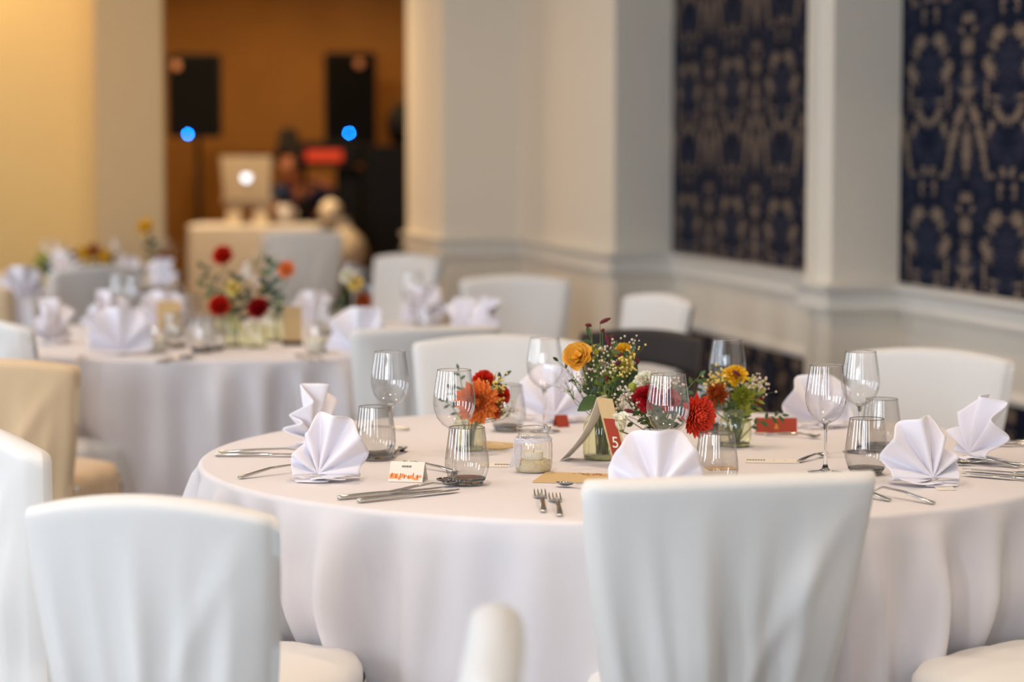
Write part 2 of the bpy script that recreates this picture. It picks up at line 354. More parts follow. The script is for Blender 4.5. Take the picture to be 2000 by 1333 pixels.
# ---------------------------------------------------------------- tables under cloths
def prof_fold(th, ph):
    a = 0.5+0.5*math.cos(19*th+ph+1.6*math.sin(4*th+ph)); b = 0.5+0.5*math.cos(35*th+2.1*ph+2.2*math.sin(5*th)); c = 0.5+0.5*math.cos(7*th+ph)
    return 0.45*(a**1.5)+0.55*(b**1.3)*(0.7+0.3*c)
def tablecloth(c, Rt, ph, dents, label, n=420, floor=0.015):
    vs = []; fs = []; rows = []
    for k in range(7): rows.append(('t', (k/7)**0.8))
    for k in range(7): rows.append(('r', k/6))
    for k in range(1, 27): rows.append(('s', (k/26)**1.15))
    e = 0.012
    for kind, q in rows:
        for j in range(n):
            th = 2*math.pi*j/n; f = prof_fold(th, ph)
            if kind == 't': r = (Rt-e)*q+0.0; z = ZT
            elif kind == 'r':
                g = q*math.pi/2; r = Rt-e+e*math.sin(g); z = ZT-e+e*math.cos(g)
            else:
                z = ZT-e-(ZT-e-floor)*q
                drop = q; r = Rt+0.004+drop*0.012+(f-0.45)*(0.105*min(1, drop*6)**0.8+0.03*drop)
                r += 0.006*math.sin(40*th+9*q+ph)*q*0.5
                for (dt, dw, dd) in dents:
                    a = (th-dt+math.pi) % (2*math.pi)-math.pi; r -= dd*math.exp(-(a/dw)**4)*min(1, max(0, (0.58-z)/0.2))**1.5
            vs.append((r*math.cos(th), r*math.sin(th), z))
    m = len(rows)
    for i in range(m-1):
        for j in range(n): fs.append((i*n+j, (i+1)*n+j, (i+1)*n+(j+1) % n, i*n+(j+1) % n))
    o = me_obj('tablecloth', vs, fs, M['cloth'], None, True, (c[0], c[1], 0))
    return tag(o, label, 'tablecloth', 'floor-length white tablecloths')
def table(c, Rt, label, cloth_label, ph, dents):
    t = thing('round_table', label, 'table', (c[0], c[1], 0), 0, 'round banquet tables')
    MB().lathe([(0.0001, ZT-.03), (Rt-.02, ZT-.03), (Rt-.012, ZT-.02), (Rt-.012, ZT-.01), (Rt-.02, ZT-.004), (0.0001, ZT-.004)], 64).build('table_top', M['wood'], t)
    for k in range(4):
        g = math.pi/4+k*math.pi/2; r = Rt*0.6
        MB().tube([(r*math.cos(g), r*math.sin(g), 0), (r*math.cos(g), r*math.sin(g), ZT-.03)], 0.016, 10).build('leg', M['steel'], t)
    return tablecloth(c, Rt, ph, dents, cloth_label)
T1, T2, T3, RT = (0.25, 4.89), (-0.95, 8.05), (-2.55, 11.6), 0.90
# ---------------------------------------------------------------- covered chairs
def chair(loc, yaw, H, label, Wd=0.45, ph=0.0, seat_len=0.50, pleat=1.0, name='covered_chair', curv=0.028, ws=0.37, arch=0.02, hem=0.03, lean=0.07, cm='cover', sw=None):
    t = thing(name, label, 'chair', (loc[0], loc[1], 0), yaw, 'chairs in white fabric covers')
    ZS = 0.46
    def ycen(z): return lean*max(0, (H-z)/(H-ZS))**1.1
    def halfw(z):
        q = max(0, min(1, (H-z)/(H-ZS))); return 0.5*(Wd*(1-q)+ws*q+0.012*math.sin(q*math.pi))
    nu = 44; vs = []; fs = []; rows = []
    nz = 30
    for k in range(nz): rows.append((0.38+(H-0.022-0.38)*k/(nz-1), 1.0))
    for k in range(1, 6): g = k/5*math.pi/2; rows.append((H-0.022+0.022*math.sin(g), max(0.02, math.cos(g))))
    for (z, sh) in rows:
        hw = halfw(z); drop = max(0, (H-0.03-z)/(H-ZS)); amp = 0.020*pleat*min(1, drop*1.5)**1.2
        for side in (0, 1):
            for k in range(nu):
                u = -1+2*k/(nu-1) if side == 0 else 1-2*k/(nu-1)
                ht = (0.030 if sh == 1 else 0.030*sh)*(1-abs(u)**16)**0.5 if abs(u) < 1 else 0
                x = u*(hw-(0 if sh == 1 else 0.012*(1-sh))); y = ycen(z)+curv*u*u
                zz = z-arch*u*u*max(0, 1-(H-z)/0.22)
                if side == 0:
                    f = math.cos(7.3*u+ph+0.6*math.sin(3*u+ph))*0.5+0.5; f2 = math.cos(16*u+2*ph+3*drop*u)*0.5+0.5
                    y -= ht+amp*(1.3*f**2+0.8*f2**2)*(1-abs(u)**6)+0.012*pleat*math.exp(-((u-0.82+0.9*drop)/0.10)**2)*min(1, drop*3)
                    y += 0.004*math.sin(22*(z+0.35*x)+ph)*math.exp(-((u-0.5)/0.5)**2)*min(1, drop*2)*pleat
                else: y += ht+0.003*math.sin(6*u+ph)*drop
                vs.append((x, y, zz))
    n = 2*nu
    for i in range(len(rows)-1):
        for j in range(n): fs.append((i*n+j, (i+1)*n+j, (i+1)*n+(j+1) % n, i*n+(j+1) % n)[::-1])
    top = (len(rows)-1)*n
    for k in range(nu-1): fs.append((top+k, top+k+1, top+n-2-k, top+n-1-k))
    me_obj('back_cover', vs, fs, M[cm], t)
    # seat with a rounded front
    def outline(g, grow=0.0):
        cx, sy = math.cos(g), math.sin(g); ex = 0.55 if sy > 0 else 0.3
        x = (0.5*(sw or Wd-0.02)+grow)*math.copysign(abs(cx)**ex, cx); yh = seat_len/2+grow
        if sy < 0: x *= 0.93
        return x, 0.09+seat_len/2+yh*math.copysign(abs(sy)**0.7, sy)
    n = 120; vs = []; fs = []
    sr = [(0.02, 0.505), (0.3, 0.504), (0.6, 0.50), (0.85, 0.494), (0.95, 0.485), (0.995, 0.47), (1.0, 0.45), (1.0, 0.43)]
    for (s_, z) in sr:
        for j in range(n):
            x, y = outline(2*math.pi*j/n); cy = 0.09+seat_len/2; vs.append((x*s_, cy+(y-cy)*s_, z+0.002*math.sin(9*x*s_*6+ph)))
    for i in range(len(sr)-1):
        for j in range(n): fs.append((i*n+j, (i+1)*n+j, (i+1)*n+(j+1) % n, i*n+(j+1) % n))
    fs.append(tuple(range(n)))
    me_obj('seat_cover', vs, fs, M[cm], t)
    vs = []; fs = []; nr = 16
    for i in range(nr):
        q = i/(nr-1); z = 0.452-(0.452-hem)*q
        for j in range(n):
            g = 2*math.pi*j/n; f = math.cos(9*g+ph+0.7*math.sin(2*g))*0.5+0.5; x, y = outline(g, 0.004+0.012*q+0.022*q*f**1.5); vs.append((x, y, z))
    for i in range(nr-1):
        for j in range(n): fs.append((i*n+j, (i+1)*n+j, (i+1)*n+(j+1) % n, i*n+(j+1) % n))
    me_obj('skirt', vs, fs, M[cm], t)
    for sx in (-1, 1):
        MB().ball((sx*(ws/2+0.012), 0.105, 0.465), 0.009, 6, sq=(0.6, 1, 1)).build('button', M['button'], t)
        for y in (0.15, 0.07+seat_len):
            MB().tube([(sx*(Wd/2-0.05), y, 0.0), (sx*(Wd/2-0.05), y, 0.42)], 0.014, 8).build('leg', M['wood'], t)
    return t
def yaw_to(p, c): return face((p[0], p[1], 0), (c[0], c[1], 0))
table(T1, RT, 'round table in the foreground under its white cloth', 'white tablecloth on the nearest table, laid in full focus', 0.6,
      [(math.atan2(4.25-4.89, -0.44-0.25), 0.20, 0.11), (math.atan2(4.2-4.89, 0.95-0.25), 0.24, 0.09)])
table(T2, RT, 'round table in the middle distance under its white cloth', 'white tablecloth on the middle table with the red dahlias', 2.3,
      [(math.atan2(7.5-8.05, -1.3+0.95), 0.28, 0.16), (math.atan2(7.6-8.05, -.55+0.95), 0.28, 0.16)])
table(T3, RT, 'round table at the far left under its white cloth', 'white tablecloth on the farthest table by the yellow wall', 4.1, [])
chair((-0.572, 3.62), R(-13), 0.853, 'white covered chair at the lower left, below the left place setting', 0.425, 0.4, 0.58, pleat=0.6, arch=0.03, ws=0.36)
chair((0.358, 3.72), R(13), 0.870, 'white covered chair with pleated back in front of the nearest table, right of centre', 0.50, 1.9, 0.38, pleat=1.15, arch=0.004, ws=0.375, sw=0.33)
chair((1.20, 3.76), yaw_to((1.33, 3.66), (0.42, 4.62)), 0.86, 'covered chair cut off at the lower right corner, only its cream seat showing', 0.47, 0.9, 0.50)
chair((-0.955, 4.33), R(-64), 0.872, 'white covered chair seen edge-on at the left frame edge, pleated back and pearl button', 0.45, 2.6, 0.46, pleat=1.0, lean=0.01)
chair((-1.395, 6.30), R(-6), 0.832, 'cream-lit covered chair at the left edge, behind the edge-on chair', 0.47, 3.3, 0.48, pleat=0.7, cm='cream_lit_cover')
chair((-1.60, 7.12), R(-48), 0.882, 'bluish covered chair at the far left edge beside the middle table', 0.45, 1.1, 0.44)
chair((-0.245, 6.98), R(22), 0.868, 'grey-shaded covered chair at the right front of the middle table', 0.48, 0.2, 0.46, pleat=1.3, arch=0.006)
chair((-0.035, 6.30), R(180), 0.897, 'white covered chair across the nearest table, facing the camera behind the orange dahlia', 0.465, 2.2, 0.44)
chair((1.11, 6.16), R(146), 0.872, 'white covered chair behind the right-hand wine glasses, in front of the wall', 0.47, 5.0, 0.46)
chair((0.02, 9.80), R(172), 0.875, 'pale covered chair standing alone before the grey wall, above the row of chair backs', 0.47, 4.0, 0.44)
chair((0.56, 8.62), R(118), 0.868, 'small white covered chair turned side-on near the wall with the dark wallpaper', 0.45, 3.0, 0.44)
chair((-0.49, 11.55), R(140), 0.89, 'beige-shaded covered chair beside the doorway to the band room', 0.44, 1.4, 0.44)
chair((-1.855, 10.55), yaw_to((-1.855, 10.55), T3), 0.88, 'grey-shaded covered chair at the farthest table, near the yellow wall', 0.45, 2.0, 0.44, pleat=0.3)
chair((-1.17, 13.2), R(6), 0.955, 'far covered chair in the doorway, right in front of the draped desk', 0.46, 2.7, 0.44, pleat=0.4)
chair((-2.30, 9.85), R(-20), 0.84, 'beige covered chair cut by the left frame edge at the farthest table', 0.45, 2.7, 0.44, pleat=0.4, cm='cream_lit_cover')
chair((-0.012, 2.68), R(90), 0.842, 'blurred covered chair seen edge-on at the bottom centre, closest to the camera', 0.45, 2.7, 0.44, pleat=0.5, curv=0.01)
# dark upholstered chair by the wall
t = thing('upholstered_chair', 'dark brown upholstered chair without a cover, behind the central bouquet', 'chair', (0.44, 7.25, 0), R(140))
mb = MB(); vs = []; fs = []
for i in range(13):
    z = 0.735+0.105*i/12
    for s_ in (0, 1):
        for k in range(20):
            u = -1+2*k/19 if s_ == 0 else 1-2*k/19
            ht = 0.022*(1-abs(u)**6)**0.5 if abs(u) < 1 else 0
            if i in (0, 12): ht *= 0.4
            vs.append((u*0.235, 0.06*u*u+(0.06-(z-0.6)*0.2)+(-ht if s_ == 0 else ht), z-0.02*u*u))
for i in range(12):
    for j in range(40): fs.append((i*40+j, i*40+(j+1) % 40, (i+1)*40+(j+1) % 40, (i+1)*40+j))
fs.append(tuple(range(40))[::-1]); fs.append(tuple(range(480, 520)))
me_obj('backrest', vs, fs, M['brown'], t)
MB().lathe([(0.0001, .41), (.23, .41), (.24, .44), (.235, .475), (.20, .49), (0.0001, .495)], 40, (0, 0.30, 0)).build('seat', M['brown'], t)
for sx in (-1, 1):
    MB().tube([(sx*.20, 0.03, 0), (sx*.20, 0.09, .42), (sx*.205, 0.05, .80)], [.014, .018, .013], 8).build('leg', M['wood'], t)
    MB().tube([(sx*.17, 0.50, 0), (sx*.17, 0.46, .42)], [.012, .018], 8).build('leg', M['wood'], t)
# ---------------------------------------------------------------- tableware builders
def wine_glass(loc, label, ph=0):
    t = thing('wine_glass', label, 'wine glass', loc, ph, 'stemmed wine glasses')
    pr = [(.003, .098), (.012, .100), (.024, .108), (.034, .121), (.0395, .137), (.041, .150), (.0400, .165), (.0375, .182), (.0348, .198), (.0325, .213)]
    bowl = MB().lathe(pr, 48).build('bowl', M['glass'], t)
    n = 48; MB().lathe([(.0325+.0007*math.cos(a), .213+.0008*math.sin(a)) for a in [i*math.pi/3 for i in range(7)]], n).build('rim', M['glasssolid'], bowl)
    MB().lathe([(.0001, .104), (.008, .1035), (.011, .1015), (.006, .096), (.0038, .085), (.0034, .050), (.0040, .018), (.007, .008), (.015, .0042), (.030, .0024), (.0345, .0018), (.035, .001), (.034, .0003), (.0001, .0003)][::-1], 40).build('stem_and_foot', M['glasssolid'], t)
    return t
def tumbler(loc, label, k=1.0):
    t = thing('tumbler', label, 'tumbler', loc, 0, 'smoky grey tumblers')
    wall = MB().lathe([(.029*k, .003), (.034*k, .008), (.0405*k, .026), (.0425*k, .038), (.0415*k, .055), (.038*k, .080), (.034*k, .110*k)], 48).build('wall', M['smoke'], t)
    MB().lathe([(.0335*k+.0007*math.cos(a), .110*k+.0008*math.sin(a)) for a in [i*math.pi/3 for i in range(7)]], 48).build('rim', M['smokebase'], wall)
    MB().lathe([(.0001, .0004), (.028*k, .0004), (.031*k, .003), (.0365*k, .0135), (.033*k, .0145), (.020*k, .0125), (.0001, .012)], 48).build('thick_base', M['smokebase'], t)
    return t
FAN1 = [(-84, .050), (-66, .066), (-50, .066), (-30, .066), (-14, .088), (0, .122), (15, .125), (30, .127), (48, .118), (67, .106), (84, .084), (100, .080)]
FAN2 = [(-86, .092), (-64, .100), (-42, .112), (-22, .122), (0, .120), (22, .123), (42, .112), (64, .100), (86, .092)]
def napkin(loc, rz, label, fan=FAN1, mirror=False, k=1.12, lean=0.12, dep=0.024, seed=0):
    rr = random.Random(seed); t = thing('folded_napkin', label, 'napkin', loc, rz, 'white napkins folded as standing fans')
    sg = -1 if mirror else 1; na = (len(fan)-1)*8; nr = 16; vs = []; fs = []
    for i in range(nr+1):
        q = i/nr
        for j in range(na+1):
            s_ = j/8; a = int(min(s_, len(fan)-2)); f = s_-a; g = f*f*(3-2*f)
            ang = fan[a][0]*(1-f)+fan[a+1][0]*f; r = fan[a][1]*(1-g)+fan[a+1][1]*g
            d = (1 if a % 2 else -1)*(1-2*g)
            r *= (1+0.0)*k; ra = R(ang)*sg
            x = math.sin(ra)*r*q; z = math.cos(ra)*r*q
            y = d*dep*q**0.8*k+lean*max(0, z)+0.010*math.sin(3*ra+q*2+seed)*q+0.014*(abs(ang)/90)**2*q
            vs.append((x, y, max(z, -0.0)+0.014-0.006*q*(abs(ang) > 80)))
    for i in range(nr):
        for j in range(na): fs.append((i*(na+1)+j, i*(na+1)+j+1, (i+1)*(na+1)+j+1, (i+1)*(na+1)+j))
    o = me_obj('fan', vs, fs, M['napkin'], t)
    sd = o.modifiers.new('thickness', 'SOLIDIFY'); sd.thickness = 0.0032; sd.offset = 0
    # stacked folds that lie on the table, spreading from the foot of the fan
    for q, (a0, a1, rad, z0) in enumerate([(-35, 20, .088, .0015), (-8, 48, .092, .0050), (18, 80, .080, .0085), (150, 205, .060, .0020), (-70, -30, .060, .0040)]):
        vs = []; fs = []; n = 12
        for lay in (0, 1):
            for j in range(n+1):
                aa = R(a0+(a1-a0)*j/n)*sg; w_ = rad*k*(1-0.12*abs(2*j/n-1)**4)
                for e in (0.05, 0.5, 0.94, 1.0):
                    hh = (0.0026 if lay else 0)*(0.5 if e == 1.0 else 1)+(0.0007 if (e == 1.0 and not lay) else 0)
                    vs.append((math.sin(aa)*w_*e, -math.cos(aa)*w_*e*0.55+0.006, z0+hh+0.004*e*math.sin(aa*3+q)**2*(q > 0)))
        m_ = 4; off = (n+1)*m_
        for j in range(n):
            for e in range(m_-1):
                a = j*m_+e; fs.append((a, a+1, a+m_+1, a+m_)); fs.append((off+a, off+a+m_, off+a+m_+1, off+a+1))
            a = j*m_+m_-1; fs.append((a, off+a, off+a+m_, a+m_))
            a = j*m_; fs.append((a, a+m_, off+a+m_, off+a))
        for e in range(m_-1):
            fs.append((e, off+e, off+e+1, e+1)); a = n*m_+e; fs.append((a, a+1, off+a+1, off+a))
        me_obj('lower_fold', vs, fs, M['napkin'], t)
    return t
def cutlery(kind, p, q, label, bow=0.0, L=None):
    """p: handle end, q: working end, both on the cloth"""
    p, q = Vector(p), Vector(q); d = q-p; Ln = L or min(0.23, d.length); mb = MB(); yaw = math.atan2(d.y, d.x)
    if kind == 'knife':
        mb.loft([(0, 0, .0045, .0050, .0035), (.004, 0, .005, .0058, .0042), (Ln*.30, 0, .0052, .0048, .0042), (Ln*.46, 0, .0052, .0040, .0036), (Ln*.50, 0, .0050, .0055, .0022), (Ln*.54, .001, .005, .0085, .0009), (Ln*.85, .001, .005, .0095, .0008), (Ln*.95, .003, .005, .0065, .0007), (Ln, .006, .005, .0012, .0006)])
    elif kind == 'fork':
        mb.loft([(0, 0, .0035, .0048, .0020), (.004, 0, .0035, .0056, .0026), (Ln*.35, 0, .0085+bow, .0040, .0022), (Ln*.60, 0, .0100+bow, .0026, .0018), (Ln*.70, 0, .0065, .0034, .0014), (Ln*.76, 0, .0040, .0110, .0011), (Ln*.82, 0, .0035, .0122, .0010)])
        for y in (-.0100, -.0034, .0034, .0100):
            mb.loft([(Ln*.80, y, .0035, .0021, .0010), (Ln*.90, y, .0048, .0017, .0009), (Ln*.97, y, .0075, .0013, .0008), (Ln, y, .0095, .0005, .0005)], 8)
    else:
        mb.loft([(0, 0, .0035, .0048, .0020), (.004, 0, .0035, .0056, .0026), (Ln*.35, 0, .0085+bow, .0040, .0022), (Ln*.62, 0, .0105+bow, .0026, .0018), (Ln*.74, 0, .0075, .0028, .0014), (Ln*.78, 0, .0065, .004, .0012)])
        n = 14; vs = []; fs = []; Lb = Ln*.25; cx = Ln*.875
        for lay in (0, 1):
            for i in range(6):
                rr = i/5
                for j in range(n):
                    a = 2*math.pi*j/n; x = cx+math.cos(a)*Lb/2*rr; y = math.sin(a)*(Lb*.33)*rr*(1+0.12*math.cos(a))
                    vs.append((x, y, .0022+.0062*rr*rr+(0.0010 if lay else 0)))
        for lay in (0, 1):
            for i in range(5):
                for j in range(n):
                    f = (lay*6*n+i*n+j, lay*6*n+i*n+(j+1) % n, lay*6*n+(i+1)*n+(j+1) % n, lay*6*n+(i+1)*n+j); fs.append(f if lay else f[::-1])
        for j in range(n): fs.append((5*n+j, 5*n+(j+1) % n, 11*n+(j+1) % n, 11*n+j))
        mb.add(vs, fs)
    o = mb.build(kind, M['steel'], None, True, p, yaw)
    cat = kind
    return tag(o, label, cat, 'polished steel cutlery')
def z(v, dz=0.0): return Vector((v[0], v[1], ZT+0.0005+dz))
# ---------------------------------------------------------------- nearest table: glasses
def gtop(px, py):
    d = FPX*(HC-.963)/(py-YH); v = WD(px, py, d); return (v.x, v.y, ZT+.0005)
G = [(762, 688, 'wine glass above the upper left napkin, left of all the other wine glasses'),
     (887, 724, 'wine glass in front of the orange dahlia'),
     (1064, 661, 'wine glass behind the candle jar, just left of the tall bouquet'),
     (1305, 733, 'wine glass in front of the red dahlia and crimson carnation'),
     (1421, 664, 'wine glass at the back of the table above the yellow and rust bouquet'),
     (1614, 715, 'tall wine glass standing between the terracotta card and the smoky tumbler on the right'),
     (1681, 688, 'wine glass at the back right, partly behind the tall right-hand one')]
for (px, py, lb) in G: wine_glass(gtop(px, py), lb, rnd(0, 1))
def ttop(px, py, k=1.0):
    d = FPX*(HC-ZT-.110*k)/(py-YH); v = WD(px, py, d); return (v.x, v.y, ZT+.0005)
for (px, py, k, lb) in [(733, 796, 1.0, 'smoky tumbler behind the left fan napkin with a dark speck inside'),
                    (912, 837, 1.0, 'smoky tumbler in sharp focus in front of the orange dahlia'),
                    (1400, 848, 0.97, 'smoky tumbler behind the top edge of the front chair'),
                    (1693, 820, 1.0, 'smoky tumbler left of the right fan napkin'),
                    (1722, 781, 1.0, 'smoky tumbler farther back, beside the back right wine glass'),
                    (992, 753, 0.96, 'smoky tumbler between the orange dahlia and the candle jar, against a napkin'),
                    (1392, 752, 0.96, 'smoky tumbler half hidden behind the yellow and rust bouquet')]:
    tumbler(ttop(px, py, k), lb, k)
# napkins
napkin(z(W(622, 940)), R(-4), 'fan napkin at the left front of the nearest table, in sharp focus', FAN1, k=.95, seed=1)
napkin(z(W(612, 872)), R(62), 'fan napkin seen side-on behind the left front one', FAN1, k=.98, seed=2)
napkin(z(W(1282, 975)), R(0), 'dome-shaped fan napkin rising behind the front chair', FAN2, k=.94, seed=3)
napkin(z(W(1822, 948)), R(8), 'fan napkin at the right front of the nearest table', FAN1, True, k=.95, lean=0.15, seed=4)
napkin(z(W(1893, 900)), R(-66), 'rolled-looking fan napkin seen side-on at the right edge of the table', FAN1, k=1.0, seed=5)
napkin(z(W(1600, 836)), R(12), 'fan napkin behind the tall right-hand wine glass', FAN2, k=0.90, seed=6)
napkin(z(W(1082, 824)), R(-14), 'fan napkin at the back of the table behind the wine glass stem', FAN2, k=1.0, seed=7)
# cutlery
def cut(kind, a, b, lb, **k): return cutlery(kind, z(W(*a)), z(W(*b)), lb, **k)
cut('knife', (421, 893), (640, 893), 'knife at the far left, nearer of the two straight handles by the side-on napkin')
cut('spoon', (424, 887), (640, 887), 'spoon lying along the far side of the leftmost knife')
cut('fork', (467, 937), (640, 916), 'curved fork handle showing left of the left front napkin', bow=.006)
cut('knife', (661, 978), (868, 958), 'knife right of the left front napkin, outer of the pair')
cut('knife', (700, 984), (905, 962), 'second knife right of the left front napkin, nearer the table edge')
cut('spoon', (760, 966), (908, 948), 'spoon with its bowl beside the sharp smoky tumbler', L=.17)
cut('spoon', (892, 926), (762, 905), 'dessert spoon behind the printed place card', L=.165)
cut('spoon', (766, 896), (828, 856), 'small spoon behind the left smoky tumbler', L=.13)
cut('fork', (1062, 1003), (1053, 962), 'fork pointing away at the front edge, left of the pair', bow=.004)
cut('fork', (1094, 1011), (1082, 971), 'fork pointing away at the front edge, right of the pair', bow=.004)
cut('spoon', (1225, 962), (1085, 951), 'dessert spoon beside the kraft card behind the front chair', L=.15)
cut('fork', (1824, 987), (1660, 958), 'curved fork in front of the right fan napkin', bow=.006)
cut('fork', (1738, 981), (1600, 955), 'fork half hidden by the front chair at the right', bow=.004)
cut('knife', (2085, 948), (1880, 930), 'knife right of the right fan napkin, nearer of the pair')
cut('knife', (2085, 938), (1882, 921), 'knife right of the right fan napkin, farther of the pair')
cut('spoon', (2020, 914), (1886, 910), 'spoon behind the right fan napkin, under the side-on one', L=.16)
cut('fork', (1990, 916), (1840, 902), 'thin fork between the two right-hand napkins', bow=.004)
cut('knife', (2060, 868), (1905, 866), 'knife at the right frame edge behind the side-on napkin')
cut('knife', (2060, 874), (1905, 872), 'second knife at the right frame edge, just in front of the first')
cut('spoon', (1495, 852), (1600, 858), 'spoon in front of the terracotta place card', L=.13)
cut('spoon', (1560, 905), (1648, 885), 'small dark spoon seen beside the right smoky tumbler', L=.12)
cut('fork', (800, 842), (690, 842), 'fork glimpsed through the left smoky tumbler', L=.15)
# ---------------------------------------------------------------- paper goods
def tent(loc, yaw, wd, ht, dp, m, label, name='place_card', deco=None):
    t = thing(name, label, 'place card', loc, yaw)
    mb = MB(); th = .0006; nn = 10; vs = []; fs = []
    for s_ in (0, 1):
        for i in range(nn+1):
            q = -1+2*i/nn; y = q*dp/2; zz = ht*(1-abs(q)) if abs(q) > .06 else ht*.955
            for x in (-wd/2, wd/2): vs.append((x, y*(1 if s_ == 0 else .96), zz-(0 if s_ == 0 else .0008)+.0008))
    for s_ in (0, 1):
        for i in range(nn):
            a = s_*2*(nn+1)+2*i; f = (a, a+1, a+3, a+2); fs.append(f if s_ else f[::-1])
    me_obj('card', vs, fs, m, t, False)
    if deco: deco(t, wd, ht, dp)
    return t
def on_face(t, name, m, wd, ht, dp, items, lift=.0009):
    """flat printed marks on the camera-side leaf; items: (x, up 0..1, width, height)"""
    mb = MB(); n = Vector((0, -ht, dp/2)).normalized()
    for (x, u, a, b) in items:
        c = Vector((x, -dp/2*(1-u), ht*u+.0008))+n*lift; up = Vector((0, dp/2, ht)).normalized()
        vs = [c+Vector((sx*a/2, 0, 0))+up*(sy*b/2) for (sx, sy) in ((-1, -1), (1, -1), (1, 1), (-1, 1))]; mb.add(vs, [(0, 1, 2, 3)])
    return mb.build(name, m, t, False)
def deco_flor(t, wd, ht, dp):
    rr = random.Random(5)
    on_face(t, 'lettering', M['ink'], wd, ht, dp, [(-.009+i*.0032, .72, .0022, .0030+.001*(i % 2)) for i in range(6)])
    on_face(t, 'orange_print', M['orange'], wd, ht, dp, [(-wd/2+.004+i*.0058, .16+.13*rr.random(), .005, .0035+.007*rr.random()) for i in range(11)])
    on_face(t, 'dark_print', M['rust'], wd, ht, dp, [(-wd/2+.006+i*.0085, .22+.12*rr.random(), .0016, .008) for i in range(7)], .0012)
v = W(797, 940); tent(z(v, 0), R(-12), .068, .038, .045, M['paper'], 'folded white place card with orange floral print beside the left front napkin', deco=deco_flor)
def deco_gold(t, wd, ht, dp):
    on_face(t, 'gold_crest', M['gold'], wd, ht, dp, [(0, .62, .003, .010), (0, .42, .0075, .0028), (-.0025, .34, .002, .005), (.0025, .34, .002, .005), (0, .78, .0045, .002)])
    on_face(t, 'white_edge', M['paper'], wd, ht, dp, [(0, .05, wd, .0025)])
tent(z(W(1516, 848)), R(-5), .092, .037, .040, M['terra'], 'terracotta place card with a gold crest in front of the yellow bouquet', deco=deco_gold)
tent(z(W(1096, 834)), R(20), .030, .028, .030, M['terra'], 'small terracotta card behind the table number, at the back napkin')
def flat_card(px, py, yaw, wd, dp, m, label, name='menu_card', marks=None, th=.0012, cat='card', curl=0.0):
    t = thing(name, label, cat, z(W(px, py)), yaw); n = 10; vs = []; fs = []
    for l in (0, 1):
        for i in range(n+1):
            x = -wd/2+wd*i/n; zz = curl*(abs(2*i/n-1))**2+th*l
            for y in (-dp/2, dp/2): vs.append((x, y, zz+.0002))
    for i in range(n):
        a = 2*i; b = 2*(n+1)+2*i; fs += [(a, a+1, a+3, a+2)[::1], (b, b+2, b+3, b+1), (a, a+2, b+2, b), (a+1, b+1, b+3, a+3)]
    fs += [(0, 2*(n+1), 2*(n+1)+1, 1), (2*n, 2*n+1, 2*(n+1)+2*n+1, 2*(n+1)+2*n)]
    me_obj('sheet', vs, fs, m, t, False)
    if marks:
        for (nm, mm, its) in marks:
            mb = MB()
            for (x, y, a, b) in its: mb.box((x, y, th+.0004+curl*(abs(2*x/wd))**2), (a, b, .0002))
            mb.build(nm, mm, t, False)
    return t
rr = random.Random(9)
flat_card(1120, 936, R(-12), .135, .14, M['kraft'], 'kraft paper card with a small floral corner, in front of the table number', marks=[('floral_print', M['rust'], [(.01+rr.random()*.05, .035+rr.random()*.03, .006, .004) for _ in range(16)]), ('leaf_print', M['stem'], [(-.01+rr.random()*.05, .045+rr.random()*.02, .006, .003) for _ in range(8)])], th=.002, cat='card', curl=0.0)
flat_card(962, 872, R(-30), .105, .11, M['kraft'], 'kraft paper card lying left of the candle jar', marks=[('pale_print', M['paper'], [(0.0, 0.02, .03, .01)])], th=.0016)
flat_card(972, 910, R(-4), .075, .055, M['paper'], 'white printed slip between the smoky tumbler and the candle jar', 'printed_slip', [('print', M['ink'], [(-.004+i*.0056, .004, .0042, .014) for i in range(6)])], cat='paper slip')
flat_card(1508, 902, R(-6), .110, .060, M['paper'], 'white printed slip right of the middle tumbler', 'printed_slip', [('print', M['ink'], [(-.050+i*.0056, .006, .0042, .014) for i in range(7)]), ('thin_print', M['ink'], [(.004, .004, .001, .012), (.026, .004, .001, .012)])], cat='paper slip')
flat_card(1408, 916, R(8), .060, .050, M['kraft'], 'small floral card seen through the middle tumbler', marks=[('floral_print', M['orange'], [(-.02+.006*i, .004*(i % 3), .005, .005) for i in range(7)])])
flat_card(1845, 955, R(0), .035, .05, M['paper'], 'corner of a white card under the right fan napkin')
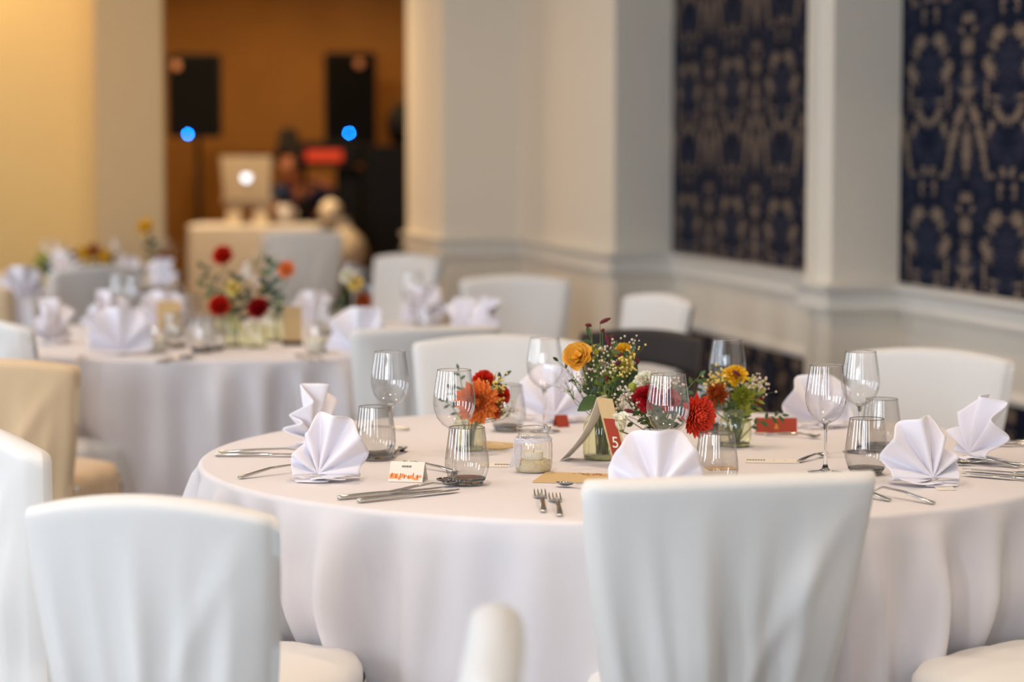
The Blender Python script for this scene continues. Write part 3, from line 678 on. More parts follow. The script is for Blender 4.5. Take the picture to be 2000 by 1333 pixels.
# ---------------------------------------------------------------- flowers
def basis(d):
    d = Vector(d).normalized(); return d.to_track_quat('Z', 'Y').to_matrix()
def petals(n, l0, l1, t0, t1, w0, w1, cup=0.25, point=1.0, curl=0.0, ruffle=0.0, seed=0, rise=0.0, segs=4):
    """spiral of petals round +Z; tilt runs t0..t1 degrees away from +Z from the middle outwards"""
    rr = random.Random(seed); mb = MB()
    for i in range(n):
        q = (i+.5)/n; az = i*2.39996+rr.uniform(-.15, .15); tilt = R(t0+(t1-t0)*q**0.8+rr.uniform(-5, 5)); ln = l0+(l1-l0)*q**0.7*(1+rr.uniform(-.08, .05)); wd = w0+(w1-w0)*q
        vs = []
        for a in range(segs+1):
            s_ = a/segs; ww = wd*(math.sin(math.pi*min(1, (0.12+0.88*s_)**0.9)*0.86)*(1-0.0*point))**(0.7+0.5*(point-1)) if s_ < 1 else wd*(0.10 if point > .9 else 0.55)
            for b in (-1, -.5, 0, .5, 1):
                x = b*ww/2; zc = cup*ww*(b*b); ang = curl*s_*s_
                y = ln*s_*math.cos(ang); zz = -ln*s_*math.sin(ang)+zc+(ruffle*math.sin(b*9+az*3)*s_ if ruffle else 0)
                vs.append(Vector((x, y, zz)))
        M3 = Matrix.Rotation(az, 3, 'Z') @ Matrix.Rotation(math.pi/2-tilt, 3, 'X')
        off = Vector((0, 0, rise*(1-q)))
        base = Matrix.Rotation(az, 3, 'Z') @ Vector((0, 0.08*l1*q, 0))
        vs = [M3 @ v+off+base for v in vs]
        fs = [(a*5+b, a*5+b+1, (a+1)*5+b+1, (a+1)*5+b) for a in range(segs) for b in range(4)]
        mb.add(vs, fs)
    return mb
def xf(mb, mtx, off):
    off = Vector(off); mb.v = [tuple(mtx @ Vector(v)+off) for v in mb.v]; return mb
def leafmesh(mb, p, d, L, w_, fold=0.25, droop=0.3, up=None):
    d = Vector(d).normalized(); up = Vector(up or (0, 0, 1)); s_ = d.cross(up)
    if s_.length < .1: s_ = d.cross(Vector((0, 1, 0)))
    s_.normalize(); n = s_.cross(d).normalized(); vs = []; k = 6
    for i in range(k+1):
        q = i/k; ww = w_*math.sin(math.pi*min(.985, .06+q*.93))**.9/2; c = Vector(p)+d*L*q-Vector((0, 0, 1))*droop*L*q*q
        for b in (-1, 0, 1): vs.append(c+s_*ww*b+n*abs(b)*ww*fold)
    mb.add(vs, [(i*3+b, i*3+b+1, (i+1)*3+b+1, (i+1)*3+b) for i in range(k) for b in (0, 1)]); return mb
HEADS = {
    'dahlia': lambda r, s: petals(150, r*.45, r*1.0, 3, 100, r*.16, r*.34, cup=.45, curl=-.3, seed=s, rise=r*.30),
    'carnation': lambda r, s: petals(54, r*.55, r*1.0, 2, 98, r*.30, r*.62, cup=.15, point=.5, ruffle=r*.10, seed=s, rise=r*.2),
    'mum': lambda r, s: petals(120, r*.45, r*1.0, 4, 105, r*.10, r*.15, cup=.3, curl=-.5, seed=s, rise=r*.25),
    'rose': lambda r, s: petals(20, r*.85, r*1.12, 2, 58, r*.8, r*1.7, cup=.42, point=.3, curl=.25, seed=s, rise=r*.12, segs=5),
    'bud': lambda r, s: petals(14, r*1.5, r*1.9, 2, 22, r*.7, r*1.3, cup=.5, point=.5, curl=.25, seed=s, rise=0, segs=5),
}
def flower(kind, m, base, head, look, r, label, cat='flower', group=None, leaves=0, seed=0, stem_r=.0017, name=None, lm='leaf', centre=None):
    base, head, look = Vector(base), Vector(head), Vector(look).normalized(); t = thing(name or kind, label, cat, base, 0, group)
    h = head-base; nk = head-look*r*.3-base
    o = xf(HEADS[kind](r, seed), basis(look), h).build('petals', m, t)
    mid = Vector((h.x*.12, h.y*.12, min(.11, h.z*.55)))
    st_ = MB().tube([(0, 0, 0), mid*.5, mid, mid*.4+nk*.6-Vector((0, 0, .004)), nk-look*r*.1, nk+look*r*.2], stem_r, 6).build('stem', M['stem'], t)
    MB().ball(nk+look*r*.18, r*.30, 6, sq=(1, 1, 1)).build('calyx', M['stem'], st_)
    if centre: MB().ball(h+look*r*.25, r*.22, 6).build('centre', centre, t)
    rr = random.Random(seed+50)
    for i in range(leaves):
        q = rr.uniform(.45, .85); p = mid*(1-q)+nk*q; a = rr.uniform(0, 6.28)
        leafmesh(MB(), p, (math.cos(a), math.sin(a), rr.uniform(.1, .8)), rr.uniform(.022, .034), rr.uniform(.009, .013), droop=.2).build('leaf', M[lm], st_)
    return t
def sprig(base, tips, label, cat, ball_m, stem_m, br=.0021, per=9, spread=.012, name='babys_breath', seed=0, group=None, part='blossoms'):
    base = Vector(base); rr = random.Random(seed); t = thing(name, label, cat, base, 0, group); st = MB(); bl = MB()
    for tp in tips:
        tp = Vector(tp)-base; k = tp*.45+Vector((0, 0, .015)); k.x *= .5; k.y *= .5
        st.tube([(0, 0, 0), k, tp*.8, tp], [.0010, .0009, .0006, .0005], 4)
        for i in range(per):
            e = tp+Vector((rr.gauss(0, 1), rr.gauss(0, 1), rr.gauss(0, .8)))*spread
            st.tube([tp*.86+k*.0, (tp*.86+e)/2+Vector((0, 0, .002)), e], .00035, 3, caps=False); bl.ball(e, br*rr.uniform(.7, 1.25), 4)
    st.build('stem', stem_m, t); tag(bl.build(part, ball_m, t), kind='stuff'); return t
def leafy(base, tip, label, n=7, L=.018, w_=.009, m='leaf', seed=0, name='leafy_sprig', droop=.1, bare=.35, group=None, thin=False):
    base = Vector(base); tip = Vector(tip)-base; rr = random.Random(seed); t = thing(name, label, 'foliage', base, 0, group)
    k = Vector((tip.x*.35, tip.y*.35, tip.z*.62)); pts = [Vector((0, 0, 0)), k*.5, k, k*.4+tip*.6+Vector((0, 0, .006)), tip]
    st_ = MB().tube(pts, [.0015, .0014, .0012, .0009, .0005], 5).build('stem', M['stem'], t)
    for i in range(n):
        q = bare+(1-bare)*i/(n-1); f = q*4; a = min(3, int(f)); p = pts[a].lerp(pts[a+1], f-a); d = (pts[a+1]-pts[a]).normalized()
        s_ = d.cross(Vector((rr.uniform(-.4, .4), 1, rr.uniform(-.3, .3)))).normalized()*(1 if i % 2 else -1)
        leafmesh(MB(), p, d*.7+s_*(0 if i == n-1 else 1), L*rr.uniform(.8, 1.15), w_*rr.uniform(.85, 1.1), droop=droop, up=(0, -1, .3)).build('leaf', M[m], st_)
    return t
def burnet(base, tip, label, L=.017, bend=(0.004, 0, .004), seed=0, group='burgundy burnet heads'):
    base = Vector(base); tip = Vector(tip)-base; bend = Vector(bend).normalized(); t = thing('burnet', label, 'flower', base, 0, group)
    k = Vector((tip.x*.35, tip.y*.35, tip.z*.55)); MB().tube([(0, 0, 0), k, tip*.75+Vector((0, 0, .01)), tip], [.0010, .0008, .0006, .0006], 5).build('stem', M['stem'], t)
    MB().tube([tip, tip+bend*L*.25+Vector((0, 0, .001)), tip+bend*L*.6+Vector((0, 0, .0005)), tip+bend*L], [.0022, .0040, .0042, .0016], 8).build('flower_head', M['burg'], t)
    return t
def vase(kind, loc, label, k=1.0):
    t = thing('glass_vase', label, 'vase', loc, rnd(0, 1))
    if kind == 'tall': pr = [(.030, .001), (.0365, .004), (.0375, .012), (.0370, .050), (.0360, .068), (.031, .082), (.024, .093), (.0215, .100), (.0215, .116), (.0245, .121), (.0250, .124)]; rib = (18, .035, .008, .088)
    elif kind == 'round': pr = [(.024, .001), (.032, .004), (.043, .018), (.046, .032), (.042, .047), (.032, .058), (.026, .062), (.0255, .072), (.029, .075), (.029, .078)]; rib = (26, .03, .006, .056)
    else: pr = [(.026, .001), (.031, .004), (.033, .012), (.0325, .045), (.031, .054), (.0265, .061), (.025, .064), (.025, .072), (.0275, .075), (.0275, .078)]; rib = (16, .03, .006, .054)
    pr = [(a*k, b*k) for a, b in pr]; rib = (rib[0], rib[1], rib[2]*k, rib[3]*k)
    bd_ = MB().lathe(pr, 108, rib=rib).build('body', M['green'], t)
    r, zt = pr[-1]; MB().lathe([(r+.0010*math.cos(a), zt+.0010*math.sin(a)) for a in [i*math.pi/4 for i in range(9)]], 48).build('rim', M['greenbase'], bd_)
    r0 = pr[1][0]; MB().lathe([(.0001, .0005), (r0*.85, .0005), (r0, .003), (r0*.98, .007), (r0*.6, .0055), (.0001, .005)], 48).build('thick_base', M['greenbase'], t)
    return t
CAMV = Vector((0, -1, .25))
# --- tall ribbed vase with the rose bouquet
V1 = Vector(z(W(1175, 897))); D1 = V1.y
vase('tall', V1, 'tall ribbed pale green glass vase holding the apricot rose bouquet', 1.02)
def P1(px, py, dd=0.0): return WD(px, py, D1+dd)
b1 = V1+Vector((0, 0, .010))
flower('rose', M['rose'], b1+Vector((-.01, 0, 0)), P1(1131, 700, -.03), (-.25, -.85, .35), .029, 'apricot-yellow rose at the left of the tall bouquet', 'rose', leaves=0, seed=2)
flower('carnation', M['yellow'], b1+Vector((.01, .01, 0)), P1(1218, 690, .02), (.2, -.5, .8), .024, 'yellow blossom at the right of the tall bouquet', seed=3, name='yellow_blossom')
flower('carnation', M['pyel'], b1+Vector((.012, -.01, 0)), P1(1222, 714, -.01), (.4, -.8, .3), .018, 'small pale yellow blossom low at the right of the tall bouquet', seed=4, name='yellow_blossom')
flower('carnation', M['pyel'], b1+Vector((0, .012, 0)), P1(1165, 684, .03), (-.1, -.4, .9), .014, 'pale yellow blossom behind the apricot rose', seed=14, name='yellow_blossom')
for i, (a, c, bd, L, lb) in enumerate([((1172, 632), (0, .0), (.9, 0, .45), .024, 'topmost burgundy burnet, bent to the right'), ((1176, 643), (.01, 0), (.2, 0, -.6), .008, 'tiny burgundy burnet right under the topmost one'),
        ((1155, 637), (-.01, .0), (-1, 0, .15), .013, 'burgundy burnet at the upper left, above the green leaves'), ((1191, 677), (.0, -.01), (-.35, 0, 1), .026, 'thick upright burgundy burnet at mid height'),
        ((1200, 662), (.01, .01), (-.7, 0, .5), .012, 'small burgundy burnet right of the thick upright one'), ((1150, 702), (-.005, -.01), (.6, 0, .8), .012, 'burgundy burnet against the apricot rose'),
        ((1205, 714), (.005, -.02), (.5, 0, .8), .011, 'burgundy burnet among the yellow blossoms'), ((1185, 746), (0, -.02), (0, 0, 1), .014, 'burgundy burnet low in the middle of the tall bouquet'),
        ((1247, 700), (.015, 0), (-.2, 0, -1), .014, 'burgundy burnet at the far right of the tall bouquet'), ((1208, 695), (0, -.015), (.8, 0, .2), .010, 'burgundy burnet touching the yellow blossom')]):
    burnet(b1+Vector((c[0], c[1], 0)), P1(a[0], a[1], c[1]*1.5), lb, L, bd, i)
sprig(b1, [P1(1180, 683, -.02), P1(1168, 700, -.03), P1(1198, 672, 0), P1(1190, 712, -.035), P1(1178, 725, -.03), P1(1202, 700, .02), P1(1228, 672, .02), P1(1158, 722, -.02)], 'cloud of pale blossom in the middle of the tall bouquet', 'filler flowers', M['gyps'], M['stem'], .0023, 9, .0105, seed=1)
sprig(b1, [P1(1104, 748, 0), P1(1118, 733, -.02), P1(1128, 750, -.02), P1(1112, 765, -.01), P1(1138, 738, -.03), P1(1143, 752, -.01)], 'wispy pale pink blossom at the left under the apricot rose', 'filler flowers', M['gyps'], M['stem'], .0018, 13, .011, seed=2)
sprig(b1, [P1(1215, 705, -.03), P1(1232, 712, -.02), P1(1222, 730, -.02), P1(1238, 690, 0), P1(1206, 726, -.03)], 'greenish yellow filler blossom at the right of the tall bouquet', 'filler flowers', M['pyel'], M['stem'], .0025, 15, .010, seed=3)
for i, (a, b_, n, L, lb) in enumerate([((1152, 655), .0, 5, .021, 'dark leafy sprig rising at the top left of the tall bouquet'), ((1090, 706), -.02, 4, .016, 'thin sprig with small leaves reaching left past the wine glass'),
        ((1200, 680), -.02, 6, .020, 'leafy sprig among the burnets'), ((1222, 740), -.01, 7, .026, 'dark green sprig low at the right of the tall bouquet'), ((1150, 745), -.01, 6, .024, 'dark sprig low at the left of the tall bouquet'),
        ((1185, 735), .01, 7, .026, 'dark sprig in the middle of the tall bouquet'), ((1232, 690), -.01, 5, .020, 'leafy sprig at the right top of the tall bouquet'), ((1205, 755), -.03, 6, .022, 'short leafy sprig above the vase neck'), ((1165, 760), .02, 6, .024, 'short leafy sprig at the back of the vase neck')]):
    leafy(b1+Vector((.008*math.cos(i), .008*math.sin(i), 0)), P1(a[0], a[1], b_), lb, n, L, L*.42, 'dleaf' if i % 2 else 'leaf', i, bare=.5)
rr = random.Random(77)
for i in range(12):
    leafy(b1+Vector((.010*math.cos(i*2.4), .010*math.sin(i*2.4), 0)), P1(1150+rr.random()*85, 690+rr.random()*70, rr.uniform(-.03, .03)), 'small leafy filler sprig inside the tall bouquet', 7, .020, .0095, ['leaf', 'dleaf', 'leaf2'][i % 3], 200+i, bare=.5, group='filler greens of the tall bouquet')
t = thing('large_leaf', 'large green leaf hanging left over the neck of the tall vase', 'leaf', b1)
pa = P1(1168, 780, -.025)-b1; leafmesh(MB(), pa, (-.9, -.25, -.25), .046, .030, droop=.25, up=(0, -1, .4)).build('blade', M['leaf'], t); MB().tube([(0, 0, 0), (0, -.010, .09), pa], .0014, 5).build('stem', M['stem'], t)
t = thing('large_leaf', 'broad green leaf standing at the right side of the tall bouquet', 'leaf', b1+Vector((.004, 0, 0)))
pa = P1(1218, 752, .03)-b1; leafmesh(MB(), pa, (.45, 0, .85), .050, .026, droop=.0, up=(0, -1, .2)).build('blade', M['leaf'], t); MB().tube([(0, 0, 0), (0, .008, .10), pa], .0014, 5).build('stem', M['stem'], t)
for i in range(5):
    MB
# table number: one folded strip, white leg to the left, terracotta leg with the numeral to the right
t = thing('table_number_card', 'folded table number card, terracotta with a pale 5, leaning at the tall vase', 'table number', z(W(1150, 905)))
v0 = Vector(z(W(1150, 905))); A = WD(1164, 772, v0.y)-v0; Lb = Vector((W(1092, 898)-v0)); Rb = Vector((W(1196, 903)-v0)); Lb.z = Rb.z = 0.001
cw = Vector((.030, .052, 0)); th = Vector((0, 0, .0006))
def strip(p, q, bulge, m, nm, cwv, off=Vector((0, 0, 0))):
    vs = []; fs = []; n = 12
    nrm = (q-p).cross(cwv).normalized()
    for i in range(n+1):
        s_ = i/n; c = p.lerp(q, s_)+nrm*bulge*math.sin(math.pi*s_)+off
        for e in (0, 1):
            for l in (-1, 1): vs.append(c+cwv*e+nrm*.0005*l)
    for i in range(n):
        a = i*4; fs += [(a, a+2, a+6, a+4), (a+1, a+5, a+7, a+3), (a, a+4, a+5, a+1), (a+2, a+3, a+7, a+6)]
    fs += [(0, 1, 3, 2), (n*4, n*4+2, n*4+3, n*4+1)]
    return me_obj(nm, vs, fs, m, t, False), nrm
strip(A+Vector((0, -.055, 0)), Lb+Vector((0, -.03, 0)), .012, M['paper'], 'rear_leaf', Vector((.022, .06, 0)))
fc = Vector((.026, -.046, 0)); fa = A+Vector((-.001, -.055, 0)); fb = Rb+Vector((0, -.055, 0))
o, nr = strip(fa, fb, 0, M['kraft'], 'front_leaf', Vector((.031, -.020, 0)))
cwf = Vector((.031, -.020, 0)); nn = nr if nr.y < 0 else -nr
vs = [fa.lerp(fb, a)+cwf*b+nn*.0009 for (a, b) in ((.30, .12), (.30, .88), (.97, .88), (.97, .12))]
tf_ = me_obj('terracotta_field', vs, [(0, 1, 2, 3)], M['terra'], t, False)
def glyph(ch, size, m, origin, ex, ey, parent, nm, extrude=.0002):
    cu = bpy.data.curves.new(nm, 'FONT'); cu.body = ch; cu.size = size; cu.align_x = 'CENTER'; cu.align_y = 'CENTER'; cu.extrude = extrude
    to = bpy.data.objects.new(nm, cu); me = bpy.data.meshes.new_from_object(to); bpy.data.objects.remove(to)
    ex = Vector(ex).normalized(); ey = Vector(ey); ey = (ey-ex*ey.dot(ex)).normalized(); ez = ex.cross(ey)
    M4 = Matrix(((ex.x, ey.x, ez.x), (ex.y, ey.y, ez.y), (ex.z, ey.z, ez.z)))
    for v in me.vertices: v.co = M4 @ v.co+Vector(origin)
    me.materials.append(m); o = bpy.data.objects.new(nm, me); C.objects.link(o); o.parent = parent; return o
glyph('5', .034, M['white_f'], fa.lerp(fb, .66)+cwf*.5+nn*.0013, cwf, fa-fb, tf_, 'numeral')
# --- round vase with lace, red dahlia, crimson carnation
V2 = Vector(z(W(1291, 903))); D2 = V2.y
t2 = vase('round', V2, 'squat round pale glass vase with a lace collar, under the red dahlia', 1.0)
def P2(px, py, dd=0.0): return WD(px, py, D2+dd)
b2 = V2+Vector((0, 0, .008))
flower('dahlia', M['coral'], b2+Vector((.01, 0, 0)), P2(1357, 812, -.01), (.55, -.70, .0), .046, 'red-orange dahlia drooping at the right of the wine glass', 'dahlia', seed=5)
flower('carnation', M['crimson'], b2+Vector((-.005, -.005, 0)), P2(1262, 778, -.02), (-.2, -.8, .5), .030, 'crimson carnation between the white rose and the wine glass', 'carnation', seed=6)
flower('carnation', M['crimson'], b2+Vector((.0, .005, 0)), P2(1305, 782, -.02), (.1, -.8, .5), .026, 'crimson carnation seen through the wine glass', 'carnation', seed=16)
flower('bud', M['white_f'], b2+Vector((-.01, 0, 0)), P2(1214, 838, -.105), (-.12, -.45, .85), .018, 'ivory rosebud leaning left beside the table number', 'rose', seed=7)
flower('carnation', M['white_f'], b2+Vector((0, .01, 0)), P2(1262, 748, .0), (-.2, -.7, .7), .027, 'ivory carnation above the crimson one', 'carnation', seed=8)
sprig(b2, [P2(1205, 790, -.03), P2(1222, 775, -.02), P2(1212, 765, .0), P2(1235, 790, -.03)], 'pale blossom sprig left of the ivory carnation', 'filler flowers', M['gyps'], M['stem'], .0024, 14, .010, seed=4)
sprig(b2, [P2(1296, 752, 0), P2(1312, 746, -.01), P2(1325, 752, .01), P2(1306, 760, -.02), P2(1288, 748, .01)], 'pale blossom sprig behind the rim of the front wine glass', 'filler flowers', M['gyps'], M['stem'], .0024, 14, .010, seed=5)
burnet(b2, P2(1238, 806, -.10), 'burgundy burnet lying above the ivory rosebud', .020, (-1, 0, .25), 3)
burnet(b2+Vector((0, .004, 0)), P2(1240, 786, -.03), 'burgundy burnet pointing down beside the ivory carnation', .016, (-.8, 0, .5), 4)
t = thing('thistle', 'pale green thistle head left of the ivory carnation', 'flower', b2)
hd = P2(1235, 757, -.01)-b2; mb = MB().ball(hd, .0085, 8, sq=(1, 1, 1.2))
for i in range(60):
    a = i*2.4; zz = -1+2*(i+.5)/60; r_ = (1-zz*zz)**.5; d = Vector((r_*math.cos(a), r_*math.sin(a), zz)); mb.tube([hd+d*.008, hd+d*.0115], [.0007, .0001], 3, caps=False)
mb.build('spiny_head', M['leaf2'], t); MB().tube([(0, 0, 0), hd*.5+Vector((0, 0, .01)), hd], .0014, 5).build('stem', M['stem'], t)
for i in range(7):
    a = i*.9; leafmesh(MB(), hd-Vector((0, 0, .009)), (math.cos(a), math.sin(a), .1), .018, .004, droop=.1).build('leaf', M['leaf'], t)
for i, (a, n, L, lb) in enumerate([((1366, 735), 6, .017, 'round-leaved green sprig rising at the right of the front wine glass'), ((1245, 800), 5, .018, 'short leafy sprig above the round vase'), ((1332, 770), 6, .02, 'leafy sprig behind the red dahlia'), ((1278, 800), 6, .02, 'short leafy sprig right over the round vase'), ((1195, 808), 4, .018, 'thin leaf sprig reaching left across the table number')]):
    leafy(b2+Vector((.006*math.cos(i*2), .006*math.sin(i*2), 0)), P2(a[0], a[1], -.01), lb, n, L, L*.5, 'leaf', 20+i, bare=.45)
for i in range(8):
    leafy(b2+Vector((.010*math.cos(i*2.4), .010*math.sin(i*2.4), 0)), P2(1235+rr.random()*110, 755+rr.random()*60, rr.uniform(.0, .04)), 'small leafy filler sprig behind the red dahlia and carnations', 6, .020, .009, ['leaf', 'dleaf'][i % 2], 230+i, bare=.45, group='filler greens of the round vase')
def lace_band(parent, r0, z0, z1, n=120, loc=(0, 0, 0)):
    mb = MB()
    for k in range(5):
        zz = z0+(z1-z0)*k/4; mb.tube([(r0*math.cos(a), r0*math.sin(a), zz+.0012*math.sin(12*a+k)) for a in [2*math.pi*i/60 for i in range(61)]], .0007, 4, caps=False)
    for i in range(40):
        a = 2*math.pi*i/40
        for sg in (-1, 1): mb.tube([(r0*math.cos(a+sg*q*.25), r0*math.sin(a+sg*q*.25), z0+(z1-z0)*q) for q in (0, .33, .66, 1)], .0006, 3, caps=False)
    return tag(mb.build('lace', M['napkin'], parent), kind='stuff')
lace_band(t2, .0335, .052, .070)
def lace_tail(parent, x0, y0, zt, zb, wd, sway):
    mb = MB(); n = 12
    for k in range(7):
        xx = -wd/2+wd*k/6; mb.tube([(x0+xx+sway*q*q, y0-.004*q, zt+(zb-zt)*q) for q in [i/n for i in range(n+1)]], .0007, 3, caps=False)
    for i in range(15):
        q = i/14
        for sg in (-1, 1):
            mb.tube([(x0-wd/2*sg+wd*sg*e+sway*q*q, y0-.004*q+.0005, zt+(zb-zt)*min(1, max(0, q+(e-.5)*.12))) for e in (0, .25, .5, .75, 1)], .0006, 3, caps=False)
    return tag(mb.build('lace', M['napkin'], parent), kind='stuff')
lace_tail(t2, -.022, -.047, .055, .010, .022, -.006); lace_tail(t2, .004, -.050, .055, .012, .020, .006)
# --- small vase right: yellow and rust
V3 = Vector(z(W(1435, 872))); D3 = V3.y
vase('jar', V3, 'small ribbed pale green glass vase holding the yellow and rust bouquet', 1.05)
def P3(px, py, dd=0.0): return WD(px, py, D3+dd)
b3 = V3+Vector((0, 0, .008))
flower('mum', M['rust'], b3+Vector((-.01, 0, 0)), P3(1402, 772, -.03), (-.3, -.85, .35), .030, 'rust-orange chrysanthemum at the left of the yellow bouquet', 'chrysanthemum', seed=9)
flower('carnation', M['yellow'], b3+Vector((0, .01, 0)), P3(1436, 737, 0), (-.05, -.5, .85), .030, 'bright yellow carnation topping the yellow bouquet', 'carnation', seed=10)
flower('mum', M['rust'], b3+Vector((-.01, .01, 0)), P3(1382, 790, .02), (-.8, -.4, .2), .022, 'smaller rust chrysanthemum at the outer left of the yellow bouquet', 'chrysanthemum', seed=11)
flower('carnation', M['crimson'], b3+Vector((.01, 0, 0)), P3(1481, 782, -.01), (.5, -.7, .3), .012, 'small dark red blossom at the right of the yellow bouquet', seed=12, name='red_blossom')
t = flower('mum', M['leaf2'], b3+Vector((.004, -.004, 0)), P3(1449, 775, -.04), (.05, -.9, .35), .027, 'spiky chartreuse sea holly flower in the front of the yellow bouquet', seed=13, name='sea_holly', centre=M['pyel'])
sprig(b3, [P3(1395, 742, 0), P3(1408, 733, -.01), P3(1385, 752, .0), P3(1420, 726, .01), P3(1398, 755, -.02), P3(1412, 748, -.02)], 'frothy pale yellow blossom at the left top of the yellow bouquet', 'filler flowers', M['pyel'], M['stem'], .0027, 16, .010, seed=6)
sprig(b3, [P3(1470, 745, 0), P3(1484, 752, 0), P3(1494, 762, .01), P3(1474, 758, -.02), P3(1480, 742, .02), P3(1462, 755, -.02)], 'pale blossom at the right of the yellow bouquet', 'filler flowers', M['gyps'], M['stem'], .0024, 13, .010, seed=7)
burnet(b3, P3(1445, 735, -.035), 'burgundy burnet curled over the bright yellow carnation', .020, (-.8, 0, .6), 5)
for i, (a, n, L, lb) in enumerate([((1528, 812), 8, .018, 'green sprig trailing right towards the terracotta card'), ((1478, 772), 7, .026, 'long yellow-green leaves at the right of the yellow bouquet'), ((1425, 795), 6, .022, 'leaf sprig low in the front of the yellow bouquet'), ((1455, 800), 6, .024, 'leaf sprig above the small vase rim'), ((1372, 765), 5, .018, 'dark leaves at the outer left of the yellow bouquet'), ((1462, 748), 6, .026, 'thin yellow-green leaves rising behind the sea holly')]):
    leafy(b3+Vector((.006*math.cos(i*2), .006*math.sin(i*2), 0)), P3(a[0], a[1], -.02), lb, n, L, L*(.3 if i in (1, 5) else .42), 'leaf2' if i in (1, 3, 5) else 'leaf', 30+i, bare=.45)
for i in range(9):
    leafy(b3+Vector((.010*math.cos(i*2.4), .010*math.sin(i*2.4), 0)), P3(1385+rr.random()*100, 745+rr.random()*50, rr.uniform(-.02, .03)), 'small leafy filler sprig inside the yellow and rust bouquet', 6, .022, .007, ['leaf', 'leaf2'][i % 2], 250+i, bare=.45, group='filler greens of the yellow bouquet')
# --- vase behind the sharp tumbler: orange dahlia
V4 = Vector(z(W(914, 880))); D4 = V4.y
vase('jar', V4, 'small ribbed glass vase behind the sharp tumbler, holding the orange dahlia', 1.0)
def P4(px, py, dd=0.0): return WD(px, py, D4+dd)
b4 = V4+Vector((0, 0, .008))
flower('dahlia', M['orange'], b4, P4(931, 786, -.04), (.05, -.95, .1), .048, 'large orange dahlia behind the sharp wine glass', 'dahlia', seed=15)
flower('carnation', M['red'], b4+Vector((.005, .01, 0)), P4(946, 744, .01), (.1, -.5, .8), .026, 'red carnation above the orange dahlia', 'carnation', seed=17)
flower('carnation', M['red'], b4+Vector((.01, .005, 0)), P4(978, 772, .02), (.7, -.5, .3), .023, 'red carnation at the outer right of the orange dahlia', 'carnation', seed=18)
flower('carnation', M['coral'], b4+Vector((.01, 0, 0)), P4(968, 800, .02), (.8, -.5, .0), .022, 'coral carnation low right behind the orange dahlia', 'carnation', seed=19)
sprig(b4, [P4(962, 748, -.02), P4(975, 757, -.02), P4(966, 765, -.03), P4(984, 785, 0), P4(975, 740, 0)], 'small pale buds between the red carnations', 'filler flowers', M['pyel'], M['stem'], .0024, 11, .008, seed=8)
sprig(b4, [P4(992, 800, 0), P4(1000, 806, .01), P4(985, 803, -.01)], 'faint pink blossom hanging at the right of the orange dahlia', 'filler flowers', M['gyps'], M['stem'], .0018, 10, .010, seed=9)
for i, (a, n, L, lb, mm) in enumerate([((985, 735), 5, .020, 'dark leaf tip at the top right of the dahlia bouquet', 'dleaf'), ((880, 760), 6, .018, 'dark green sprig seen through the sharp wine glass', 'dleaf'), ((896, 725), 5, .017, 'leafy sprig top just above the wine glass rim', 'leaf'), ((868, 785), 6, .016, 'leafy sprig low in the sharp wine glass', 'dleaf'), ((975, 760), 5, .020, 'leaves among the red carnations', 'leaf')]):
    leafy(b4+Vector((.005*math.cos(i*2), .005*math.sin(i*2), 0)), P4(a[0], a[1], .01), lb, n, L, L*.42, mm, 40+i, bare=.5)
# candle jar
cj = Vector(z(W(1042, 922))); t = thing('candle_jar', 'ribbed glass candle jar with a lace ribbon, pale granules and a small candle inside', 'candle holder', cj)
MB().lathe([(.030, .001), (.035, .004), (.0365, .012), (.0368, .055), (.035, .066), (.030, .073), (.0295, .080), (.033, .082), (.0345, .086), (.034, .089)], 128, rib=(20, .025, .008, .066)).build('jar', M['jar'], t)
MB().lathe([(.034+.0013*math.cos(a), .088+.0013*math.sin(a)) for a in [i*math.pi/4 for i in range(9)]], 48).build('rim', M['glasssolid'], t)
mb = MB(); rr = random.Random(3)
mb.lathe([(.0001, .002), (.033, .002), (.0340, .008), (.0335, .022), (.025, .0235), (.0001, .024)], 40)
for i in range(420):
    a = rr.uniform(0, 6.283); 
    if i < 160: r_ = .033*rr.random()**.5; mb.ball((r_*math.cos(a), r_*math.sin(a), .0238), .0013, 3)
    else: mb.ball((.0337*math.cos(a), .0337*math.sin(a), rr.uniform(.004, .0235)), .0012, 3)
tag(mb.build('wax_granules', M['granule'], t, True), kind='stuff')
cd_ = MB().lathe([(.0001, .024), (.0185, .024), (.019, .026), (.019, .040), (.017, .0405), (.016, .039), (.0001, .0385)], 32).build('candle', M['wax'], t)
MB().tube([(0, 0, .038), (.0004, 0, .046)], .0006, 5).build('wick', M['dark'], cd_)
lace_tail(t, -.030, -.024, .066, .012, .018, -.010); lace_band(t, .0362, .062, .068)
# ---------------------------------------------------------------- middle table
def Q(px, py): return z(W(px, py))
napkin(Q(235, 693), R(5), 'fan napkin at the left front of the middle table', FAN2, k=1.12, seed=11)
napkin(Q(700, 695), R(-20), 'fan napkin at the right front of the middle table, above the grey chair back', FAN2, k=1.15, seed=12)
napkin(Q(100, 672), R(60), 'lilac-shaded fan napkin side-on at the left of the middle table', FAN1, k=1.1, seed=13)
napkin(Q(200, 650), R(30), 'beige-shaded fan napkin behind the left front one on the middle table', FAN1, k=1.1, seed=14)
napkin(Q(812, 634), R(-20), 'fan napkin at the back right of the middle table before the beige chair', FAN1, k=1.15, seed=15)
napkin(Q(896, 658), R(-60), 'fan napkin at the right rim of the middle table', FAN2, k=1.0, seed=16)
napkin(Q(936, 664), R(-70), 'lilac fan napkin tip before the pale lone chair', FAN1, k=1.1, seed=17)
napkin(Q(612, 633), R(10), 'fan napkin at the back of the middle table, right of the kraft number', FAN2, k=0.9, seed=18)
napkin(Q(318, 640), R(10), 'fan napkin at the back left of the middle table, in the bright light', FAN2, k=1.0, seed=19)
